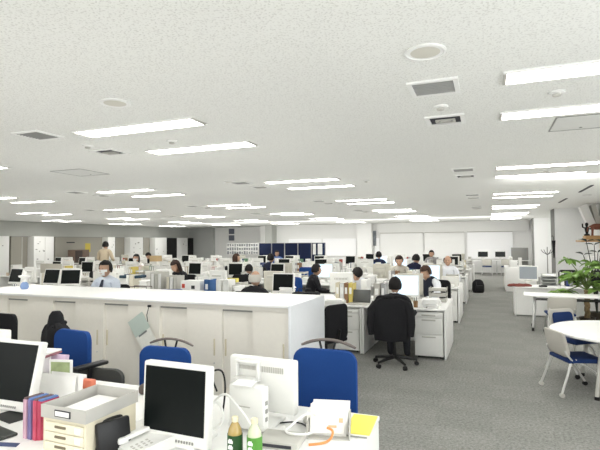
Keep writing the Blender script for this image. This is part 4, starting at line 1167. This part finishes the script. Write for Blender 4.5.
# cables
def cable(label, pts, r, m):
    cv = [Vector(p) for p in pts]; out = []
    for i in range(len(cv)-1):
        p0, p1, p2, p3 = cv[max(i-1, 0)], cv[i], cv[i+1], cv[min(i+2, len(cv)-1)]
        for k in range(6):
            s_ = k/6; out.append(.5*((2*p1)+(p2-p0)*s_+(2*p0-5*p1+4*p2-p3)*s_*s_+(3*p1-p0-3*p2+p3)*s_**3))
    out.append(cv[-1])
    return single('cable', MB().tube(out, r, 7), m, label, 'cable')
cable('white cable looping beside the golden tea bottle', [(-1.34, 2.10, .80), (-1.24, 2.10, .90), (-1.15, 2.08, .86), (-1.08, 2.08, .78), (-1.05, 2.08, .71)], .006, WP())
cable('black cable arching out behind the centre monitor', [(-1.36, 2.24, .86), (-1.40, 2.25, .95), (-1.33, 2.24, .97), (-1.31, 2.24, .88), (-1.33, 2.24, .72)], .005, BLACK())
cable('white coiled cable behind the centre monitor edge', [(-1.33, 2.12, .86), (-1.28, 2.14, .83), (-1.27, 2.14, .75), (-1.32, 2.12, .71), (-1.42, 2.1, .71)], .007, WP())
cable('white cable coil on the grey box by the paper stack', [(-.93, 2.16, .745), (-.86, 2.24, .80), (-.80, 2.24, .80), (-.80, 2.16, .75), (-.90, 2.13, .745), (-.95, 2.2, .745)], .006, WP())
cable('thin black cable on the desk under the turned monitor', [(-1.05, 2.32, .706), (-.98, 2.36, .708), (-.92, 2.36, .706), (-.88, 2.32, .706)], .004, BLACK())
cable('orange cable in front of the paper stack', [(-.80, 2.13, .706), (-.74, 2.17, .708), (-.715, 2.20, .72), (-.71, 2.215, .75), (-.74, 2.222, .76)], .006, mat('orange_cable', (.75, .30, .10), .5))
t = thing('network_box', 'pale grey network box with a cable coil, front desk', 'device', (-.93, 2.11, DZ), .1)
obj('case', MB().rbox((0, 0, .018), (.20, .15, .034), .006), LGREY(), t)
obj('ports', MB().box((0, -.076, .018), (.14, .003, .014)), MARK(), t)
t = thing('mouse', 'small grey mouse under the turned monitor', 'mouse', (-.90, 2.40, DZ), .5)
obj('shell', MB().ell((0, 0, .014), (.03, .05, .018)), LGREY(), t)
obj('wheel', MB().cone((-.004, .025, .028), (.004, .025, .028), .007, .007, 10), BLACK(), t)
# paper pile with tilted sheaf
t = thing('document_pile', 'tilted sheaf of white papers leaning on a holder, front desk', 'papers', (-.77, 2.36, DZ), .25)
mb = MB(); rr = random.Random(8)
for k in range(11): mb.box((rr.uniform(-.016, .016), -.075+k*.014, .06+rr.uniform(-.012, .010)), (.18+rr.uniform(-.02, .02), .003, .125), (R(-40), 0, rr.uniform(-.07, .07)))
obj('paper_sheets', mb, mat('offwhite_paper', (.88, .87, .83), .8, noise=.1, nscale=40), t)
obj('holder', MB().b2((-.105, -.14, 0), (-.098, .1, .07)).b2((.098, -.14, 0), (.105, .1, .07)).b2((-.105, -.14, 0), (.105, .1, .006)), LGREY(), t)
obj('index_tab', MB().box((.06, -.11, .085), (.02, .004, .02), (R(-40), 0, 0)).box((.02, -.125, .06), (.04, .004, .010), (R(-40), 0, 0)), mat('pale_orange', (.72, .48, .28), .7), t)
single('yellow_sheet', MB().box((0, 0, .003), (.13, .26, .006)), mat('yellow_paper', (.88, .80, .16), .8), 'bright yellow sheet at the aisle corner of the front desk', 'paper', (-.635, 2.47, DZ), .06)
single('pen', MB().cone((-.07, 0, .006), (.07, .01, .006), .005, .004, 8), GREYP(), 'grey pen lying by the yellow sheet', 'pen', (-.635, 2.29, DZ))
# letter case (grey tray on drawer unit)
t = thing('drawer_case', 'cream desktop drawer case under the grey letter tray', 'drawer case', (-1.785, 1.80, DZ), -.02); t.scale = (.94, .94, .94)
obj('carcass', MB().b2((-.138, -.165, 0), (.138, .165, .012)).b2((-.138, -.165, .155), (.138, .165, .17)).b2((-.138, -.165, .012), (-.126, .165, .155)).b2((.126, -.165, .012), (.138, .165, .155)).b2((-.126, .15, .012), (.126, .165, .155)), mat('cream_plastic', (.74, .69, .54), .5), t)
for k in range(3):
    z = .014+k*.047
    d = obj('drawer', MB().rbox((0, -.02, z+.0215), (.248, .30, .043), .003), mat('cream_plastic2', (.80, .75, .60), .5), t)
    obj('handle', MB().rbox((-.02, -.172, z+.026), (.07, .006, .012), .002), mat('dark_cream', (.18, .15, .1), .5), d)
    obj('drawer_label', MB().box((.09, -.1715, z+.022), (.035, .002, .026)), PAPER(), d)
t = thing('letter_tray', 'large grey open letter tray with white paper, front desk', 'tray', (-1.785, 1.80, DZ+.161), -.02); t.scale = (.94, .94, .94)
tg = mat('tray_grey', (.50, .49, .46), .5)
obj('tray_floor', MB().b2((-.145, -.175, 0), (.145, .175, .006)), tg, t)
for a, b in (((-.145, -.175, .006), (.145, -.167, .06)), ((-.145, .167, .006), (.145, .175, .06)), ((-.145, -.167, .006), (-.137, .167, .06)), ((.137, -.167, .006), (.145, .167, .06))):
    obj('rim', MB().b2(a, b), tg, t)
obj('card_frame', MB().box((-.0, -.177, .03), (.1, .004, .032)), MARK(), t)
obj('name_card', MB().box((-.0, -.180, .03), (.088, .002, .022)), PAPER(), t)
obj('paper_sheet', MB().box((0, 0, .012), (.21, .297, .008)), PAPER(), t)
# black folders leaning beside the case
for i, (x, a) in enumerate(((-1.655, 12), (-1.615, 20))):
    single('black_case', MB().rbox((0, 0, .07), (.03, .16, .14), .01, 2, rot=(0, R(-a*.5), 0)), mat('black_leatherette', (.015, .015, .016), .4), ['black case leaning against the cream drawer case', 'second black case beside the desk phone'][i], 'case', (x, 1.76, DZ+.004), -.35)
t = PPH.put((-1.50, 1.84, DZ), -.45, 'white desk phone beside the centre monitor', 'x')
single('white_sheet', MB().box((0, 0, .004), (.21, .297, .008)), PAPER(), 'white sheet lying before the cream drawer case', 'paper', (-1.93, 1.60, DZ), .5)
# clear files
for i, (x, col, nm) in enumerate(((-2.125, (.60, .38, .48), 'pink and violet clear file'), (-2.094, (.20, .17, .36), 'dark violet clear file'), (-2.060, (.62, .10, .17), 'red clear file'), (-2.029, (.52, .07, .13), 'deep red clear file'))):
    t = thing('clear_file', nm + ' standing beside the cream drawer case', 'file', (x, 1.77, DZ), -.12)
    obj('sleeve', MB().rbox((0, 0, .095), (.028, .10, .19), .004), mat('film_%d' % i, col, .25, noise=.35, nscale=9), t)
    obj('top_papers', MB().box((0, 0, .193), (.022, .09, .008)), mat('dark_edge_%d' % (i % 2), ((.16, .10, .10), (.12, .22, .5))[i % 2], .6), t)
single('mouse_pad', MB().rbox((0, 0, .003), (.20, .16, .006), .002), mat('pad_dark', (.04, .042, .04), .8), 'dark mouse pad under the edge monitor', 'mouse pad', (-2.46, 1.93, DZ), -.2)
single('tablet', MB().rbox((0, 0, .008), (.24, .17, .014), .005), mat('tablet_dark', (.05, .055, .05), .4), 'dark tablet lying at the near edge of the front desk', 'tablet', (-2.33, 1.68, DZ), -.2)
single('name_strip', MB().box((0, 0, .003), (.12, .035, .004)), mat('navy_label', (.05, .07, .16), .6), 'dark blue strip lying beside the tablet', 'strip', (-2.14, 1.64, DZ), .25)
# standing papers and files behind
t = thing('document_holder', 'white standing sheet in front of the stacked folders', 'papers', (-2.40, 2.17, DZ), .05)
obj('front_sheet', MB().box((-.02, 0, .085), (.27, .004, .165), (R(-6), 0, 0)), PAPER(), t)
obj('rear_sheet', MB().box((.03, .02, .095), (.24, .004, .165), (R(-6), 0, 0)), PAPER(), t)
t = thing('photo_frame', 'small white frame with green picture by the folders', 'frame', (-2.60, 2.36, DZ+.08), .25)
obj('frame', MB().rbox((0, 0, .06), (.16, .012, .12), .004), W(), t)
obj('picture', MB().box((0, -.007, .06), (.13, .003, .09)), mat('green_picture', (.35, .42, .22), .6, noise=.5, nscale=16), t)
single('carton', MB().rbox((0, 0, .04), (.30, .18, .08), .004), W(), 'white flat box under the small framed picture', 'box', (-2.66, 2.40, DZ))
single('violet_folder', MB().rbox((0, 0, .095), (.19, .035, .17), .004, 2, rot=(R(-8), 0, .0)), mat('violet_folder', (.66, .50, .66), .5), 'pale violet folder standing behind the framed picture', 'folder', (-2.83, 2.52, DZ), .1)
t = thing('folder_stack', 'flat folders piled on a white box behind the violet folder', 'papers', (-2.98, 2.46, DZ), .2)
obj('box', MB().rbox((0, 0, .09), (.26, .16, .18), .004), W(), t)
obj('folder', MB().box((.02, 0, .187), (.3, .17, .012)), mat('dark_red_folder', (.28, .12, .14), .6), t)
obj('folder', MB().box((.0, .01, .2), (.31, .18, .012)), PAPER(), t)
single('red_note', MB().rbox((0, 0, .03), (.09, .05, .06), .01), mat('coral', (.75, .22, .13), .6), 'coral red pouch beside the standing white sheet', 'pouch', (-2.47, 2.46, DZ+.03-.03), .1)
single('pink_note', MB().rbox((0, 0, .03), (.08, .05, .06), .01), mat('pinkish', (.78, .45, .42), .6), 'pale pink pouch between grey tray and low grey chair', 'pouch', (-2.12, 2.22, DZ), .1)
single('tape_roll', MB().lathe([(.03, 0), (.05, 0), (.05, .03), (.03, .03)], n=20), mat('tan_tape', (.66, .42, .16), .5), 'tan tape roll beside the centre monitor', 'tape', (-1.90, 2.40, DZ))
PAPS[0][0].put((-1.80, 2.48, DZ), .3, 'low white paper pile beside the tape roll, front desk', 'x')
single('pencil_case', MB().rbox((0, 0, .03), (.2, .07, .06), .02, 3), mat('dark_case', (.12, .10, .09), .7), 'dark pencil case behind the centre monitor', 'pencil case', (-1.98, 2.52, DZ), .3)
for o in list(bpy.data.objects):
    if o.get('group') == 'x': del o['group']

# ------------------------------------------------------------------ camera
F = 480.0
yaw, pitch, roll = -.374, .036, -.0071
f = Vector((math.sin(yaw)*math.cos(pitch), math.cos(yaw)*math.cos(pitch), math.sin(pitch)))
r = Vector((math.cos(yaw), -math.sin(yaw), 0)); u = r.cross(f)
r2 = r*math.cos(roll) + u*math.sin(roll); u2 = -r*math.sin(roll) + u*math.cos(roll)
cd = bpy.data.cameras.new('camera'); cam = bpy.data.objects.new('camera', cd); COL.objects.link(cam)
cd.sensor_width = 36; cd.lens = F/600*36; cd.clip_start = .05; cd.clip_end = 200
M = Matrix((r2, u2, -f)).transposed().to_4x4(); M.translation = (0, 0, 1.65)
cam.matrix_world = M
sc.camera = cam
w = bpy.data.worlds.new('world'); sc.world = w; w.use_nodes = True
w.node_tree.nodes['Background'].inputs['Color'].default_value = (1, 1, 1, 1)
w.node_tree.nodes['Background'].inputs['Strength'].default_value = .6
def lamp(loc, rot, sx, sy, e, col=(1, .99, .97)):
    ld = bpy.data.lights.new('fill_lamp', 'AREA'); ld.shape = 'RECTANGLE'; ld.size = sx; ld.size_y = sy; ld.energy = e; ld.color = col
    lo = bpy.data.objects.new('fill_lamp', ld); COL.objects.link(lo); lo.location = loc; lo.rotation_euler = rot
lamp((-7, 21.5, 2.3), (PI/2, 0, 0), 17, .5, 150)         # added fill, no such fixture, washes the far walls
lamp((1.6, 8.5, 2.45), (PI/2, 0, 0), 2.4, .3, 16)       # added fill brightening the piers by the side wall
lamp((-3.0, -1.8, 1.9), (PI/2-.1, 0, 0), 9, 1.2, 55)    # added fill behind the camera, brightens the cabinet fronts
lamp((2.6, 1.0, 1.7), (0, PI/2, 0), 1.6, 3.0, 55, (.93, .97, 1))      # added side fill as daylight for the end panel; windows assumed, unseen
# added unseen fill lamps above the desk rows, brightening the ceiling
for i, x in enumerate((-16, -10, -4, .8)):
    for k, y in enumerate((1, 8, 15, 22)):
        ld = bpy.data.lights.new('ceiling_fill', 'AREA'); ld.shape = 'RECTANGLE'; ld.size = 6 if x < 0 else 3.4; ld.size_y = 7
        ld.energy = 3.7*ld.size; ld.color = (1, .99, .96)
        lo = bpy.data.objects.new('ceiling_fill', ld); COL.objects.link(lo); lo.location = (x, y, 2.2); lo.rotation_euler = (PI, 0, 0)
sc.view_settings.view_transform = 'Standard'
sc.view_settings.exposure = 0.5
